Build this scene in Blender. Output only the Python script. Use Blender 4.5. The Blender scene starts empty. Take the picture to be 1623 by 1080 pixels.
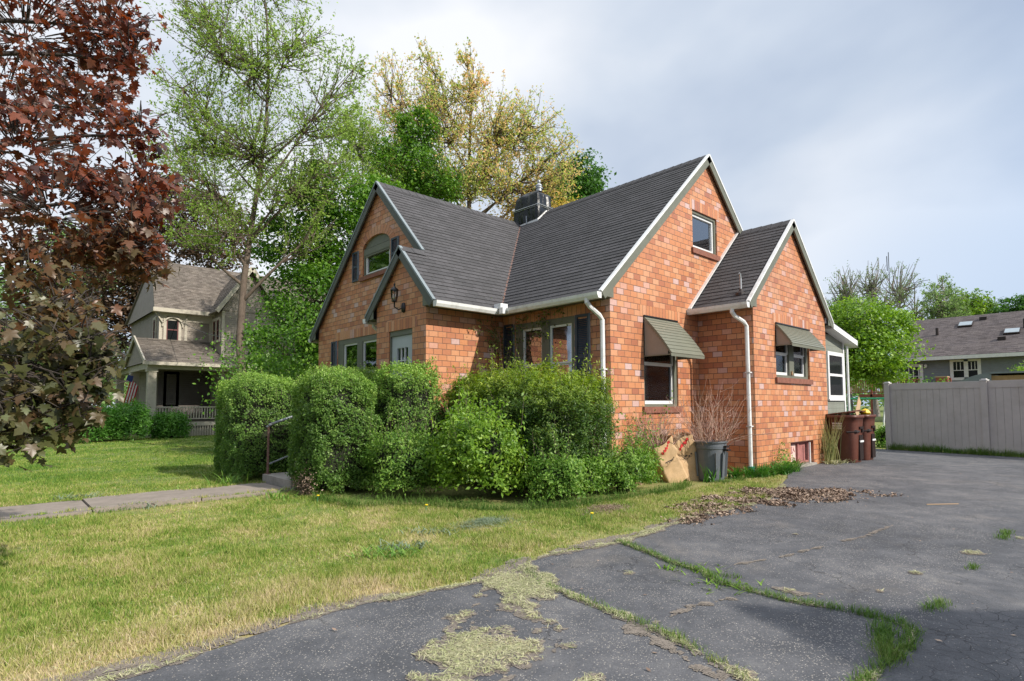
import bpy, math, random
import numpy as np
from mathutils import Vector, Matrix
from mathutils.geometry import tessellate_polygon
random.seed(7); rng = np.random.default_rng(7)
R = math.radians
scene = bpy.context.scene
C = scene.collection
# ------------------------------------------------------------------ camera
CAM = Vector((-7.627, -5.830, 1.32))
YAW, PITCH, ROLL = 0.8247387, 0.0567348, 0.0036576
cd = bpy.data.cameras.new("camera"); cam = bpy.data.objects.new("camera", cd); C.objects.link(cam)
cd.sensor_width = 36.0; cd.lens = 902.33 / 1623 * 36; cd.shift_y = (590.97 - 540) / 1623
cd.clip_start = 0.05; cd.clip_end = 2000
F = Vector((math.cos(YAW), math.sin(YAW), 0)); Rt = Vector((math.sin(YAW), -math.cos(YAW), 0)); U = Vector((0, 0, 1))
F2 = F * math.cos(PITCH) + U * math.sin(PITCH); U2 = U * math.cos(PITCH) - F * math.sin(PITCH)
X = Rt * math.cos(ROLL) - U2 * math.sin(ROLL); Y = Rt * math.sin(ROLL) + U2 * math.cos(ROLL)
cam.matrix_world = Matrix(((X.x, Y.x, -F2.x, CAM.x), (X.y, Y.y, -F2.y, CAM.y), (X.z, Y.z, -F2.z, CAM.z), (0, 0, 0, 1)))
scene.camera = cam
# ------------------------------------------------------------------ light
SUN_EL = R(34); SUN_DIR = Vector((0.23, -1.0, 0)).normalized() * math.cos(SUN_EL) + Vector((0, 0, math.sin(SUN_EL)))
sl = bpy.data.lights.new("sun", 'SUN'); sun = bpy.data.objects.new("sun", sl); C.objects.link(sun)
sl.energy = 3.7; sl.angle = R(0.6); sl.color = (1.0, 0.93, 0.82)
sun.rotation_euler = SUN_DIR.to_track_quat('Z', 'Y').to_euler(); sun.location = (5, -20, 20)
w = bpy.data.worlds.new("World"); scene.world = w; w.use_nodes = True
nt = w.node_tree; nt.nodes.clear()
def nd(nt, t, **k):
    n = nt.nodes.new(t)
    for a, b in k.items():
        if a.startswith('i_'):
            key = a[2:]; key = int(key) if key.isdigit() else key.replace('_', ' ')
            n.inputs[key].default_value = b
        else: setattr(n, a, b)
    return n
def ramp(n, stops, interp='LINEAR'):
    cr = n.color_ramp; cr.interpolation = interp
    while len(cr.elements) > 1: cr.elements.remove(cr.elements[-1])
    cr.elements[0].position = stops[0][0]; cr.elements[0].color = (*stops[0][1], 1)
    for p, c in stops[1:]:
        e = cr.elements.new(p); e.color = (*c, 1)
    return n
sky = nd(nt, 'ShaderNodeTexSky', sky_type='NISHITA', sun_disc=False, sun_elevation=SUN_EL,
         sun_rotation=math.atan2(SUN_DIR.x, SUN_DIR.y), air_density=1.0, dust_density=1.5, ozone_density=1.2)
tc = nd(nt, 'ShaderNodeTexCoord'); mp = nd(nt, 'ShaderNodeMapping'); mp.inputs['Scale'].default_value = (1, 1, 1.7)
nt.links.new(tc.outputs['Generated'], mp.inputs[0])
n1 = nd(nt, 'ShaderNodeTexNoise', i_Scale=1.9, i_Detail=5.0, i_Roughness=0.45, i_Distortion=0.15)
nt.links.new(mp.outputs[0], n1.inputs['Vector'])
n2 = nd(nt, 'ShaderNodeTexNoise', i_Scale=0.9, i_Detail=3.0, i_Roughness=0.45)
nt.links.new(mp.outputs[0], n2.inputs['Vector'])
cl = ramp(nd(nt, 'ShaderNodeValToRGB'), [(0.34, (2.9, 3.35, 4.1)), (0.44, (3.6, 4.0, 4.6)), (0.53, (4.4, 4.65, 5.05)), (0.62, (5.3, 5.4, 5.6))])
nt.links.new(n1.outputs[0], cl.inputs[0])
# the cloud sheet is thinner and bluer towards the +x side, brighter towards +y
sep = nd(nt, 'ShaderNodeSeparateXYZ'); nt.links.new(tc.outputs['Generated'], sep.inputs[0])
dot = nd(nt, 'ShaderNodeVectorMath', operation='DOT_PRODUCT'); dot.inputs[1].default_value = (0.90, -0.44, -0.35)
nt.links.new(tc.outputs['Generated'], dot.inputs[0])
ad = nd(nt, 'ShaderNodeMath', operation='ADD'); nt.links.new(dot.outputs['Value'], ad.inputs[0])
m3 = nd(nt, 'ShaderNodeMath', operation='MULTIPLY_ADD', i_1=0.9, i_2=-0.45); nt.links.new(n2.outputs[0], m3.inputs[0]); nt.links.new(m3.outputs[0], ad.inputs[1])
bl = ramp(nd(nt, 'ShaderNodeValToRGB'), [(0.22, (1.0, 1.0, 1.0)), (0.5, (0.86, 0.89, 0.93)), (0.8, (0.64, 0.74, 0.88)), (1.0, (0.50, 0.62, 0.80))])
nt.links.new(ad.outputs[0], bl.inputs[0])
mu = nd(nt, 'ShaderNodeMix', data_type='RGBA', blend_type='MULTIPLY'); mu.inputs[0].default_value = 1.0
nt.links.new(cl.outputs[0], mu.inputs[6]); nt.links.new(bl.outputs[0], mu.inputs[7])
dw = nd(nt, 'ShaderNodeVectorMath', operation='DOT_PRODUCT'); dw.inputs[1].default_value = (-1, 0, 0); nt.links.new(tc.outputs['Generated'], dw.inputs[0])
wr = ramp(nd(nt, 'ShaderNodeValToRGB'), [(0.15, (1, 1, 1)), (0.55, (.60, .64, .70))]); nt.links.new(dw.outputs['Value'], wr.inputs[0])   # unseen street-side sky dimmed, added to keep the shaded walls darker
mw = nd(nt, 'ShaderNodeMix', data_type='RGBA', blend_type='MULTIPLY'); mw.inputs[0].default_value = 1.0; nt.links.new(mu.outputs[2], mw.inputs[6]); nt.links.new(wr.outputs[0], mw.inputs[7]); mu = mw
zr = ramp(nd(nt, 'ShaderNodeValToRGB'), [(0.60, (.5, .5, .5)), (0.95, (1.0, .98, .95))]); nt.links.new(sep.outputs[2], zr.inputs[0])   # overcast is brightest overhead; this unseen zenith boost is added for ambient fill
zs = nd(nt, 'ShaderNodeMix', data_type='RGBA', blend_type='MULTIPLY'); zs.inputs[0].default_value = 1.0; nt.links.new(mu.outputs[2], zs.inputs[6]); nt.links.new(zr.outputs[0], zs.inputs[7])
z2 = nd(nt, 'ShaderNodeMix', data_type='RGBA', blend_type='ADD'); z2.inputs[0].default_value = 1.0; nt.links.new(zs.outputs[2], z2.inputs[6]); nt.links.new(zs.outputs[2], z2.inputs[7]); mu = z2
mx = nd(nt, 'ShaderNodeMix', data_type='RGBA'); mx.inputs[0].default_value = 0.95
nt.links.new(sky.outputs[0], mx.inputs[6]); nt.links.new(mu.outputs[2], mx.inputs[7])
bg = nd(nt, 'ShaderNodeBackground', i_Strength=0.135); nt.links.new(mx.outputs[2], bg.inputs[0])
wo = nd(nt, 'ShaderNodeOutputWorld'); nt.links.new(bg.outputs[0], wo.inputs[0])
scene.view_settings.view_transform = 'Standard'; scene.view_settings.look = 'None'
scene.view_settings.exposure = 0.5; scene.view_settings.gamma = 1.0
scene.render.engine = 'CYCLES'
scene.cycles.max_bounces = 6; scene.cycles.transparent_max_bounces = 8; scene.cycles.diffuse_bounces = 3
# ------------------------------------------------------------------ materials
MATS = {}
class NT:
    def __init__(s, name):
        m = bpy.data.materials.new(name); m.use_nodes = True; s.m = m; s.t = m.node_tree; s.t.nodes.clear()
        s.out = s.t.nodes.new('ShaderNodeOutputMaterial'); s.p = s.t.nodes.new('ShaderNodeBsdfPrincipled')
        s.t.links.new(s.p.outputs[0], s.out.inputs[0]); MATS[name] = m
    def n(s, t, **k): return nd(s.t, t, **k)
    def l(s, a, b): s.t.links.new(a, b); return s
    def math(s, op, a, b=None, c=None, clamp=False):
        n = s.t.nodes.new('ShaderNodeMath'); n.operation = op; n.use_clamp = clamp
        for i, v in enumerate((a, b, c)):
            if v is None: continue
            if isinstance(v, (int, float)): n.inputs[i].default_value = v
            else: s.t.links.new(v, n.inputs[i])
        return n.outputs[0]
    def mix(s, f, a, b, mode='MIX'):
        n = s.t.nodes.new('ShaderNodeMix'); n.data_type = 'RGBA'; n.blend_type = mode
        for i, v in ((0, f), (6, a), (7, b)):
            if isinstance(v, (int, float)): n.inputs[i].default_value = v
            elif isinstance(v, tuple): n.inputs[i].default_value = (*v, 1)
            else: s.t.links.new(v, n.inputs[i])
        return n.outputs[2]
    def noise(s, scale, detail=4, rough=0.55, vec=None, dist=0.0, out=0):
        n = s.n('ShaderNodeTexNoise', i_Scale=float(scale), i_Detail=float(detail), i_Roughness=float(rough), i_Distortion=float(dist))
        if vec is not None: s.l(vec, n.inputs['Vector'])
        return n.outputs[out]
    def ramp(s, fac, stops, interp='LINEAR'):
        n = ramp(s.n('ShaderNodeValToRGB'), stops, interp); s.l(fac, n.inputs[0]); return n.outputs[0]
    def maprange(s, v, a, b, c=0.0, d=1.0):
        n = s.n('ShaderNodeMapRange'); s.l(v, n.inputs[0])
        for i, x in zip((1, 2, 3, 4), (a, b, c, d)): n.inputs[i].default_value = x
        return n.outputs[0]
    def bump(s, h, st=0.3, dist=0.01):
        n = s.n('ShaderNodeBump', i_Strength=st, i_Distance=dist); s.l(h, n.inputs['Height']); s.l(n.outputs[0], s.p.inputs['Normal']); return s
    def base(s, c):
        if isinstance(c, tuple): s.p.inputs['Base Color'].default_value = (*c, 1)
        else: s.l(c, s.p.inputs['Base Color'])
        return s
    def set(s, **k):
        for a, b in k.items(): s.p.inputs[a.replace('_', ' ')].default_value = b
        return s
    def pos(s): return s.n('ShaderNodeNewGeometry').outputs['Position']
    def uv(s): return s.n('ShaderNodeTexCoord').outputs['UV']
    def isl(s): return s.n('ShaderNodeNewGeometry').outputs['Random Per Island']

def plain(name, col, rough=0.5, var=0.12, scale=6.0, bump=0.0, metallic=0.0, spec=0.5, dirt=None):
    s = NT(name); p = s.pos(); f = s.noise(scale, 5, 0.6, p)
    f2 = s.noise(scale * 7, 3, 0.6, p)
    a = tuple(max(0, c * (1 - var)) for c in col); b = tuple(min(1, c * (1 + var)) for c in col)
    c = s.ramp(s.math('ADD', s.math('MULTIPLY', f, 0.6), s.math('MULTIPLY', f2, 0.4)), [(0.35, a), (0.65, b)])
    if dirt:
        c = s.mix(s.maprange(s.noise(scale * 1.7, 6, 0.65, p), 0.5, 0.75, 0, 0.7), c, dirt)
    s.base(c).set(Roughness=rough, Metallic=metallic)
    s.p.inputs['Specular IOR Level'].default_value = spec
    if bump: s.bump(f2, bump, 0.004)
    return s.m

def brick(name, soldier=False, dark=0.0, wu=0.198, hv=0.1068):
    s = NT(name); uv = s.uv(); sx = s.n('ShaderNodeSeparateXYZ'); s.l(uv, sx.inputs[0])
    u = s.math('DIVIDE', sx.outputs[0], wu); v = s.math('DIVIDE', sx.outputs[1], hv)
    row = s.math('FLOOR', v)
    jit = s.n('ShaderNodeTexWhiteNoise', noise_dimensions='1D'); s.l(row, jit.inputs['W'])
    off = s.math('ADD', s.math('MULTIPLY', s.math('MODULO', s.math('ABSOLUTE', row), 2.0), 0.5), s.math('MULTIPLY', jit.outputs['Value'], 0.06))
    if soldier: off = s.math('MULTIPLY', off, 0.0)
    uu = s.math('ADD', u, off); col = s.math('FLOOR', uu)
    fu = s.math('FRACT', uu); fv = s.math('FRACT', v)
    eu = s.math('MULTIPLY', s.math('MINIMUM', fu, s.math('SUBTRACT', 1.0, fu)), wu)
    ev = s.math('MULTIPLY', s.math('MINIMUM', fv, s.math('SUBTRACT', 1.0, fv)), hv)
    e = s.math('MINIMUM', eu, ev)
    face = s.maprange(e, 0.0030, 0.0062)
    cb = s.n('ShaderNodeCombineXYZ'); s.l(col, cb.inputs[0]); s.l(row, cb.inputs[1])
    wn = s.n('ShaderNodeTexWhiteNoise', noise_dimensions='3D'); s.l(cb.outputs[0], wn.inputs['Vector'])
    wn2 = s.n('ShaderNodeTexWhiteNoise', noise_dimensions='3D')
    cb2 = s.n('ShaderNodeCombineXYZ', i_2=4.3); s.l(col, cb2.inputs[0]); s.l(row, cb2.inputs[1]); s.l(cb2.outputs[0], wn2.inputs['Vector'])
    k = 1 - dark
    cl = [(0.0, (.38, .115, .045)), (0.06, (.46, .145, .050)), (0.20, (.53, .175, .058)), (0.42, (.56, .19, .060)), (0.58, (.60, .235, .082)), (0.72, (.62, .25, .095)), (0.88, (.60, .27, .14)), (0.95, (.58, .32, .20))]
    cl = [(p, (c[0] * 1.04 * k, c[1] * 1.33 * k, c[2] * 2.0 * k)) for p, c in cl]
    c = s.ramp(wn.outputs['Value'], cl, 'CONSTANT')
    P = s.pos(); big = s.noise(0.9, 3, 0.5, P); sm = s.noise(28, 4, 0.6, P)
    c = s.mix(s.math('MULTIPLY', wn2.outputs['Value'], 0.35), c, (.50 * k, .17 * k, .06 * k))
    c = s.mix(0.5, c, s.ramp(sm, [(0.3, (.72, .70, .68)), (0.7, (1, 1, 1))]), 'MULTIPLY')
    c = s.mix(s.maprange(big, 0.5, 0.75, 0, 0.30), c, (.30, .12, .07))
    stn = s.noise(1.3, 6, 0.7, P, 1.2)
    c = s.mix(s.maprange(stn, 0.60, 0.80, 0, 0.35), c, (.13, .085, .065))
    mo = s.mix(sm, (.075, .045, .03), (.16, .10, .07))
    c = s.mix(face, mo, c)
    s.base(c)
    rr = s.maprange(wn2.outputs['Value'], 0, 1, 0.34, 0.6); s.l(rr, s.p.inputs['Roughness'])
    h = s.math('ADD', s.maprange(e, 0.001, 0.007), s.math('ADD', s.math('MULTIPLY', sm, 0.15), s.math('MULTIPLY', wn2.outputs['Value'], 0.25)))
    s.bump(h, 0.7, 0.006)
    return s.m

def shingle(name, cols, tab=0.24, row=0.125, moss=None, relief=0.5):
    s = NT(name); uv = s.uv(); sx = s.n('ShaderNodeSeparateXYZ'); s.l(uv, sx.inputs[0])
    v = s.math('DIVIDE', sx.outputs[1], row); r = s.math('FLOOR', s.math('ADD', v, 0.02))
    wr = s.n('ShaderNodeTexWhiteNoise', noise_dimensions='1D'); s.l(r, wr.inputs['W'])
    u = s.math('ADD', s.math('DIVIDE', sx.outputs[0], tab), s.math('ADD', s.math('MULTIPLY', r, 0.5), s.math('MULTIPLY', wr.outputs['Value'], 0.3)))
    cc = s.math('FLOOR', u); cb = s.n('ShaderNodeCombineXYZ'); s.l(cc, cb.inputs[0]); s.l(r, cb.inputs[1])
    wn = s.n('ShaderNodeTexWhiteNoise', noise_dimensions='3D'); s.l(cb.outputs[0], wn.inputs['Vector'])
    c = s.ramp(wn.outputs['Value'], [(i / (len(cols) - 1), q) for i, q in enumerate(cols)])
    P = s.pos(); g = s.noise(160, 2, 0.7, P); b = s.noise(1.1, 5, 0.6, P)
    c = s.mix(0.8, c, s.ramp(g, [(0.3, (.6, .6, .6)), (0.7, (1.25, 1.25, 1.25))]), 'MULTIPLY')
    c = s.mix(s.maprange(b, 0.45, 0.75, 0, 0.30), c, tuple(x * 1.4 for x in cols[-1]))
    if moss: c = s.mix(s.maprange(s.noise(2.2, 6, 0.7, P), 0.55, 0.8, 0, 0.7), c, moss)
    fu = s.math('FRACT', u); slot = s.maprange(s.math('MINIMUM', fu, s.math('SUBTRACT', 1.0, fu)), 0.008, 0.022)
    c = s.mix(slot, tuple(x * 0.4 for x in cols[0]), c)
    s.base(c).set(Roughness=0.92)
    s.p.inputs['Specular IOR Level'].default_value = 0.25
    s.bump(s.math('ADD', s.math('ADD', s.math('MULTIPLY', g, 0.5), slot), s.math('MULTIPLY', wn.outputs['Value'], 0.25)), relief, 0.006)
    return s.m

def siding(name, col, lap=0.11, rough=0.5, dirt=(.2, .18, .14)):
    s = NT(name); P = s.pos(); sx = s.n('ShaderNodeSeparateXYZ'); s.l(P, sx.inputs[0])
    f = s.math('FRACT', s.math('DIVIDE', sx.outputs[2], lap))
    n = s.noise(2.5, 5, 0.6, P)
    c = s.ramp(n, [(0.3, tuple(x * 0.88 for x in col)), (0.7, tuple(min(1, x * 1.1) for x in col))])
    c = s.mix(s.maprange(s.noise(1.1, 5, 0.65, P), 0.5, 0.8, 0, 0.4), c, dirt)
    s.base(c).set(Roughness=rough)
    s.bump(s.math('SUBTRACT', 1.0, f), 1.0, 0.018)
    return s.m

def leafm(name, cols, trans=0.35, rough=0.5, big=0.9, tint=None, zgrad=None, spec=0.4):
    s = NT(name); i = s.isl(); P = s.pos()
    f = s.math('ADD', s.math('MULTIPLY', i, 0.62), s.math('MULTIPLY', s.maprange(s.noise(big, 3, 0.55, P), 0.3, 0.7), 0.38), clamp=True)
    c = s.ramp(f, [(k / (len(cols) - 1), q) for k, q in enumerate(cols)])
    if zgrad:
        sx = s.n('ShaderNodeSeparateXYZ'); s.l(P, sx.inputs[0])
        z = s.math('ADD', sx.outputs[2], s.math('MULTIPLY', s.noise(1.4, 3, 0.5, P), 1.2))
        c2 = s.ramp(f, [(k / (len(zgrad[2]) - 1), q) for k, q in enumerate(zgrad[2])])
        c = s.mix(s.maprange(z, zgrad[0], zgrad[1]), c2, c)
    s.base(c).set(Roughness=rough); s.p.inputs['Specular IOR Level'].default_value = spec
    if trans:
        tr = s.n('ShaderNodeBsdfTranslucent')
        hs = s.n('ShaderNodeHueSaturation', i_Saturation=1.1, i_Value=1.5); s.l(c, hs.inputs['Color']); s.l(hs.outputs[0], tr.inputs[0])
        ms = s.n('ShaderNodeMixShader', i_0=trans); s.l(s.p.outputs[0], ms.inputs[1]); s.l(tr.outputs[0], ms.inputs[2]); s.l(ms.outputs[0], s.out.inputs[0])
    return s.m

def bark(name, a, b, sc=9):
    s = NT(name); P = s.pos(); mp = s.n('ShaderNodeMapping'); mp.inputs['Scale'].default_value = (1, 1, .3); s.l(P, mp.inputs[0])
    n = s.noise(sc, 6, 0.7, mp.outputs[0], 0.6); s.base(s.ramp(n, [(0.3, a), (0.7, b)])).set(Roughness=0.9); s.bump(n, 0.8, 0.02); return s.m

brick('brick_tile'); brick('brick_soldier', soldier=True, wu=0.105, hv=0.40)
plain('sill_brick', (.22, .085, .055), 0.7, 0.3, 14, 0.4)
shingle('roof_shingle', [(.068, .067, .071), (.075, .074, .078), (.082, .080, .085), (.092, .090, .096)])
shingle('old_shingle', [(.10, .085, .072), (.15, .13, .11), (.21, .18, .155), (.12, .10, .085)], tab=0.22, row=0.14, moss=(.25, .21, .17), relief=0.8)
shingle('brown_shingle', [(.085, .072, .072), (.13, .11, .11), (.18, .155, .15), (.11, .095, .10)], tab=0.35, row=0.14)
plain('white_metal', (.74, .75, .75), 0.38, 0.08, 3, dirt=(.42, .41, .38))
plain('white_paint', (.72, .73, .74), 0.45, 0.05, 3)
plain('grey_drip', (.20, .24, .26), 0.45, 0.1, 4)
plain('olive_trim', (.135, .142, .11), 0.55, 0.14, 4, 0.1)
plain('olive_slate', (.085, .095, .085), 0.55, 0.12, 4)
plain('awning_metal', (.17, .175, .135), 0.42, 0.08, 3)
plain('awning_side', (.30, .265, .225), 0.55, 0.08, 4)
plain('shutter_blue', (.030, .042, .062), 0.5, 0.15, 6)
plain('shutter_edge', (.16, .21, .27), 0.5, 0.1, 6)
plain('door_grey', (.42, .46, .49), 0.4, 0.05, 3)
plain('dark_room', (.012, .012, .014), 0.9)
plain('curtain', (.62, .62, .60), 0.9, 0.25, 22)
plain('blind', (.80, .82, .85), 0.7, 0.06, 9)
plain('screen_grey', (.055, .058, .064), 0.55, 0.1, 3)
plain('bottom_panel', (.12, .12, .128), 0.5, 0.1, 3)
plain('black_iron', (.014, .014, .016), 0.4, 0.2, 8)
plain('rust_iron', (.16, .085, .065), 0.75, 0.35, 22, 0.3, dirt=(.2, .17, .15))
plain('pipe_metal', (.22, .25, .28), 0.45, 0.2, 12, dirt=(.2, .11, .07))
plain('galv', (.42, .44, .46), 0.35, 0.12, 10, metallic=0.7)
plain('concrete', (.30, .275, .25), 0.9, 0.18, 4, 0.5, dirt=(.15, .14, .115))
plain('walk_concrete', (.26, .22, .19), 0.92, 0.16, 2.5, 0.5, dirt=(.17, .15, .12))
plain('teal_plastic', (.01, .26, .21), 0.4)
plain('can_plastic', (.105, .12, .14), 0.5, 0.12, 5, 0.1, dirt=(.16, .155, .15))
plain('bin_plastic', (.10, .030, .018), 0.48, 0.12, 3, 0.15, dirt=(.13, .055, .04))
plain('bin_dark', (.016, .007, .006), 0.5)
plain('card', (.46, .32, .19), 0.85, 0.1, 5)
plain('yellow_bag', (.75, .48, .01), 0.45)
plain('kraft', (.53, .36, .205), 0.85, 0.12, 5, 0.3)
plain('red_ink', (.55, .03, .03), 0.8); plain('black_ink', (.04, .03, .03), 0.8)
plain('twig', (.44, .29, .23), 0.85, 0.3, 9); plain('twig_pale', (.50, .38, .27), 0.85, 0.3, 9)
plain('mark_white', (.66, .62, .62), 0.7)
plain('fence_vinyl', (.47, .43, .41), 0.55, 0.07, 1.2, dirt=(.36, .32, .29))
plain('fence_cap', (.62, .60, .60), 0.5)
plain('pink_frame', (.33, .13, .12), 0.7, 0.2, 8); plain('pink_board', (.66, .47, .43), 0.8, 0.15, 9)
plain('skylight', (.30, .36, .40), 0.15); plain('white_trim', (.62, .64, .62), 0.5)
plain('vic_trim', (.44, .40, .33), 0.6, 0.1, 3, dirt=(.25, .22, .18)); plain('vic_sash', (.12, .03, .03), 0.5)
plain('deck_wood', (.24, .065, .045), 0.7, 0.2, 5); plain('beige_wood', (.34, .22, .12), 0.8, 0.2, 4)
plain('flag_red', (.45, .03, .05), 0.8); plain('flag_white', (.75, .75, .75), 0.8); plain('flag_blue', (.03, .05, .18), 0.8)
plain('green_metal', (.03, .28, .17), 0.5); plain('silver', (.6, .63, .65), 0.3)
plain('soil', (.11, .08, .055), 0.95, 0.3, 9, 0.6); plain('wire_black', (.02, .02, .022), 0.5)
plain('car_white', (.72, .73, .75), 0.25); plain('glass_dark', (.012, .014, .016), 0.06, 0.1, 2)
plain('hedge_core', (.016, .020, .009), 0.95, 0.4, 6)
siding('green_siding', (.20, .215, .18)); siding('vic_siding', (.25, .215, .18), 0.10, 0.7); siding('vic_dark_siding', (.085, .07, .062), 0.10, 0.7)
siding('blue_siding', (.16, .185, .195), 0.15)
bark('bark_brown', (.07, .05, .038), (.17, .13, .10)); bark('bark_grey', (.14, .125, .10), (.30, .27, .225), 5); bark('bark_dark', (.03, .025, .022), (.08, .065, .055))
def glass(name, tint, mixf, rough=0.03):
    s = NT(name); g = s.n('ShaderNodeBsdfGlossy', i_Roughness=rough); g.inputs[0].default_value = (.95, .97, 1, 1)
    t = s.n('ShaderNodeBsdfTransparent'); t.inputs[0].default_value = (*tint, 1)
    lw = s.n('ShaderNodeFresnel', i_IOR=1.5); f = s.math('ADD', s.math('MULTIPLY', lw.outputs[0], 1.1), mixf, clamp=True)
    nz = s.noise(1.6, 2, 0.5, s.pos()); b = s.n('ShaderNodeBump', i_Strength=0.12, i_Distance=0.02); s.l(nz, b.inputs['Height']); s.l(b.outputs[0], g.inputs['Normal'])
    ms = s.n('ShaderNodeMixShader'); s.l(f, ms.inputs[0]); s.l(t.outputs[0], ms.inputs[1]); s.l(g.outputs[0], ms.inputs[2]); s.l(ms.outputs[0], s.out.inputs[0]); return s.m
glass('glass', (.75, .78, .8), 0.22); glass('glass_screen', (.5, .52, .55), 0.03, 0.08); glass('glass_clear', (.9, .92, .92), 0.08)
# black plastic sheet
s = NT('black_sheet'); n = s.noise(5, 5, 0.6, s.pos(), 1.5); s.base(s.ramp(n, [(0.3, (.004, .005, .006)), (0.8, (.012, .015, .019))])).set(Roughness=0.33); s.bump(n, 0.5, 0.03)
# ground materials
s = NT('lawn_soil'); P = s.pos(); n = s.noise(0.55, 6, 0.6, P); nm_ = s.noise(2.6, 4, 0.6, P); n = s.math('ADD', s.math('MULTIPLY', n, 0.55), s.math('MULTIPLY', nm_, 0.45)); n2 = s.noise(14, 5, 0.7, P); n3 = s.noise(70, 3, 0.7, P)
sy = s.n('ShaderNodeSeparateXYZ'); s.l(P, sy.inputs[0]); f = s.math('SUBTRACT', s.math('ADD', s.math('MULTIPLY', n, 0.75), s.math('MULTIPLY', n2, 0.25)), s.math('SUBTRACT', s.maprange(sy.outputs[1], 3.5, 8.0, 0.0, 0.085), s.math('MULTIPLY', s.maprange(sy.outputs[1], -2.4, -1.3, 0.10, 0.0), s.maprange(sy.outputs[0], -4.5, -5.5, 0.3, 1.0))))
c = s.ramp(f, [(0.34, (.12, .17, .04)), (0.47, (.20, .24, .06)), (0.56, (.30, .28, .10)), (0.64, (.42, .34, .19))])
c = s.mix(0.7, c, s.ramp(n3, [(0.3, (.45, .45, .4)), (0.7, (1.15, 1.15, 1.1))]), 'MULTIPLY'); s.base(c).set(Roughness=0.95); s.bump(n2, 0.6, 0.03)
def grassm(name, cols):
    s = NT(name); P = s.pos(); i = s.isl(); n = s.noise(0.55, 6, 0.6, P); nm_ = s.noise(2.6, 4, 0.6, P); n = s.math('ADD', s.math('MULTIPLY', n, 0.55), s.math('MULTIPLY', nm_, 0.45)); n2 = s.noise(14, 5, 0.7, P)
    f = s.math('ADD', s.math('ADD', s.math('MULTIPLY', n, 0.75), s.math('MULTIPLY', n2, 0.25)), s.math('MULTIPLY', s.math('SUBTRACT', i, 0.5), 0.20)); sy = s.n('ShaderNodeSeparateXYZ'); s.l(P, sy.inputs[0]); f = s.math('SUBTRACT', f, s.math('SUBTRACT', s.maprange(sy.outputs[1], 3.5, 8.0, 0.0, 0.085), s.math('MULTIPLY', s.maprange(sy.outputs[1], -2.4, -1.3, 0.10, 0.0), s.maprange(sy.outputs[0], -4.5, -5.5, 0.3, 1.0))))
    c = s.ramp(f, cols); s.base(c).set(Roughness=0.6); s.p.inputs['Specular IOR Level'].default_value = 0.25
    tr = s.n('ShaderNodeBsdfTranslucent'); s.l(c, tr.inputs[0]); ms = s.n('ShaderNodeMixShader', i_0=0.3)
    s.l(s.p.outputs[0], ms.inputs[1]); s.l(tr.outputs[0], ms.inputs[2]); s.l(ms.outputs[0], s.out.inputs[0])
grassm('grass_blade', [(0.32, (.09, .20, .028)), (0.43, (.19, .30, .045)), (0.50, (.31, .37, .08)), (0.56, (.45, .43, .16)), (0.62, (.58, .50, .27)), (0.70, (.62, .50, .34))])
grassm('weed_blade', [(0.30, (.05, .14, .02)), (0.55, (.12, .22, .035)), (0.75, (.25, .26, .08))])
# asphalt
s = NT('asphalt'); P = s.pos(); sx = s.n('ShaderNodeSeparateXYZ'); s.l(P, sx.inputs[0])
big = s.noise(0.5, 5, 0.6, P, 0.3); md = s.noise(3.2, 6, 0.65, P); fine = s.noise(110, 2, 0.8, P)
c = s.ramp(s.math('ADD', s.math('MULTIPLY', big, 0.5), s.math('MULTIPLY', md, 0.5)), [(0.38, (.062, .065, .073)), (0.48, (.086, .089, .099)), (0.56, (.118, .119, .128)), (0.64, (.165, .163, .165))])
c = s.mix(0.75, c, s.ramp(fine, [(0.25, (.55, .55, .55)), (0.75, (1.35, 1.35, 1.35))]), 'MULTIPLY')
vo = s.n('ShaderNodeTexVoronoi', i_Scale=105.0); s.l(P, vo.inputs['Vector'])
vs = s.n('ShaderNodeSeparateXYZ'); s.l(vo.outputs['Color'], vs.inputs[0])
dens = s.maprange(s.noise(1.3, 5, 0.6, P, 0.4), 0.36, 0.66, 0.05, 0.50)
zone = s.maprange(sx.outputs[1], -5.0, -4.88, 0.12, 1.0)
on = s.math('LESS_THAN', vs.outputs[0], s.math('MULTIPLY', dens, zone))
dot = s.math('MULTIPLY', on, s.math('LESS_THAN', vo.outputs['Distance'], s.maprange(vs.outputs[1], 0, 1, .22, .50)))
c = s.mix(s.math('MULTIPLY', dot, 0.8), c, s.mix(vs.outputs[2], (.24, .22, .20), (.62, .58, .52)))
du = s.maprange(s.noise(0.9, 7, 0.7, P, 0.8), 0.56, 0.76, 0, 0.4)
c = s.mix(du, c, (.24, .21, .18))
# alligator cracks on the strip beyond the long joint
wv = s.n('ShaderNodeVectorMath', operation='ADD'); s.l(P, wv.inputs[0])
nv = s.noise(3.0, 3, 0.5, P, out=1); sc = s.n('ShaderNodeVectorMath', operation='SCALE'); s.l(nv, sc.inputs[0]); sc.inputs['Scale'].default_value = 0.35; s.l(sc.outputs[0], wv.inputs[1])
vc = s.n('ShaderNodeTexVoronoi', feature='DISTANCE_TO_EDGE', i_Scale=6.5); s.l(wv.outputs[0], vc.inputs['Vector'])
crk = s.math('MULTIPLY', s.maprange(vc.outputs['Distance'], 0.006, 0.018, 1, 0), s.math('MULTIPLY', s.maprange(sx.outputs[1], -4.9, -5.1, 0, 1), s.maprange(s.noise(1.2, 3, 0.5, P), 0.46, 0.58)))
c = s.mix(s.math('MULTIPLY', crk, 0.45), c, (.02, .02, .022))
v2 = s.n('ShaderNodeTexVoronoi', feature='DISTANCE_TO_EDGE', i_Scale=0.75); w2 = s.n('ShaderNodeVectorMath', operation='ADD'); s.l(P, w2.inputs[0])
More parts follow.
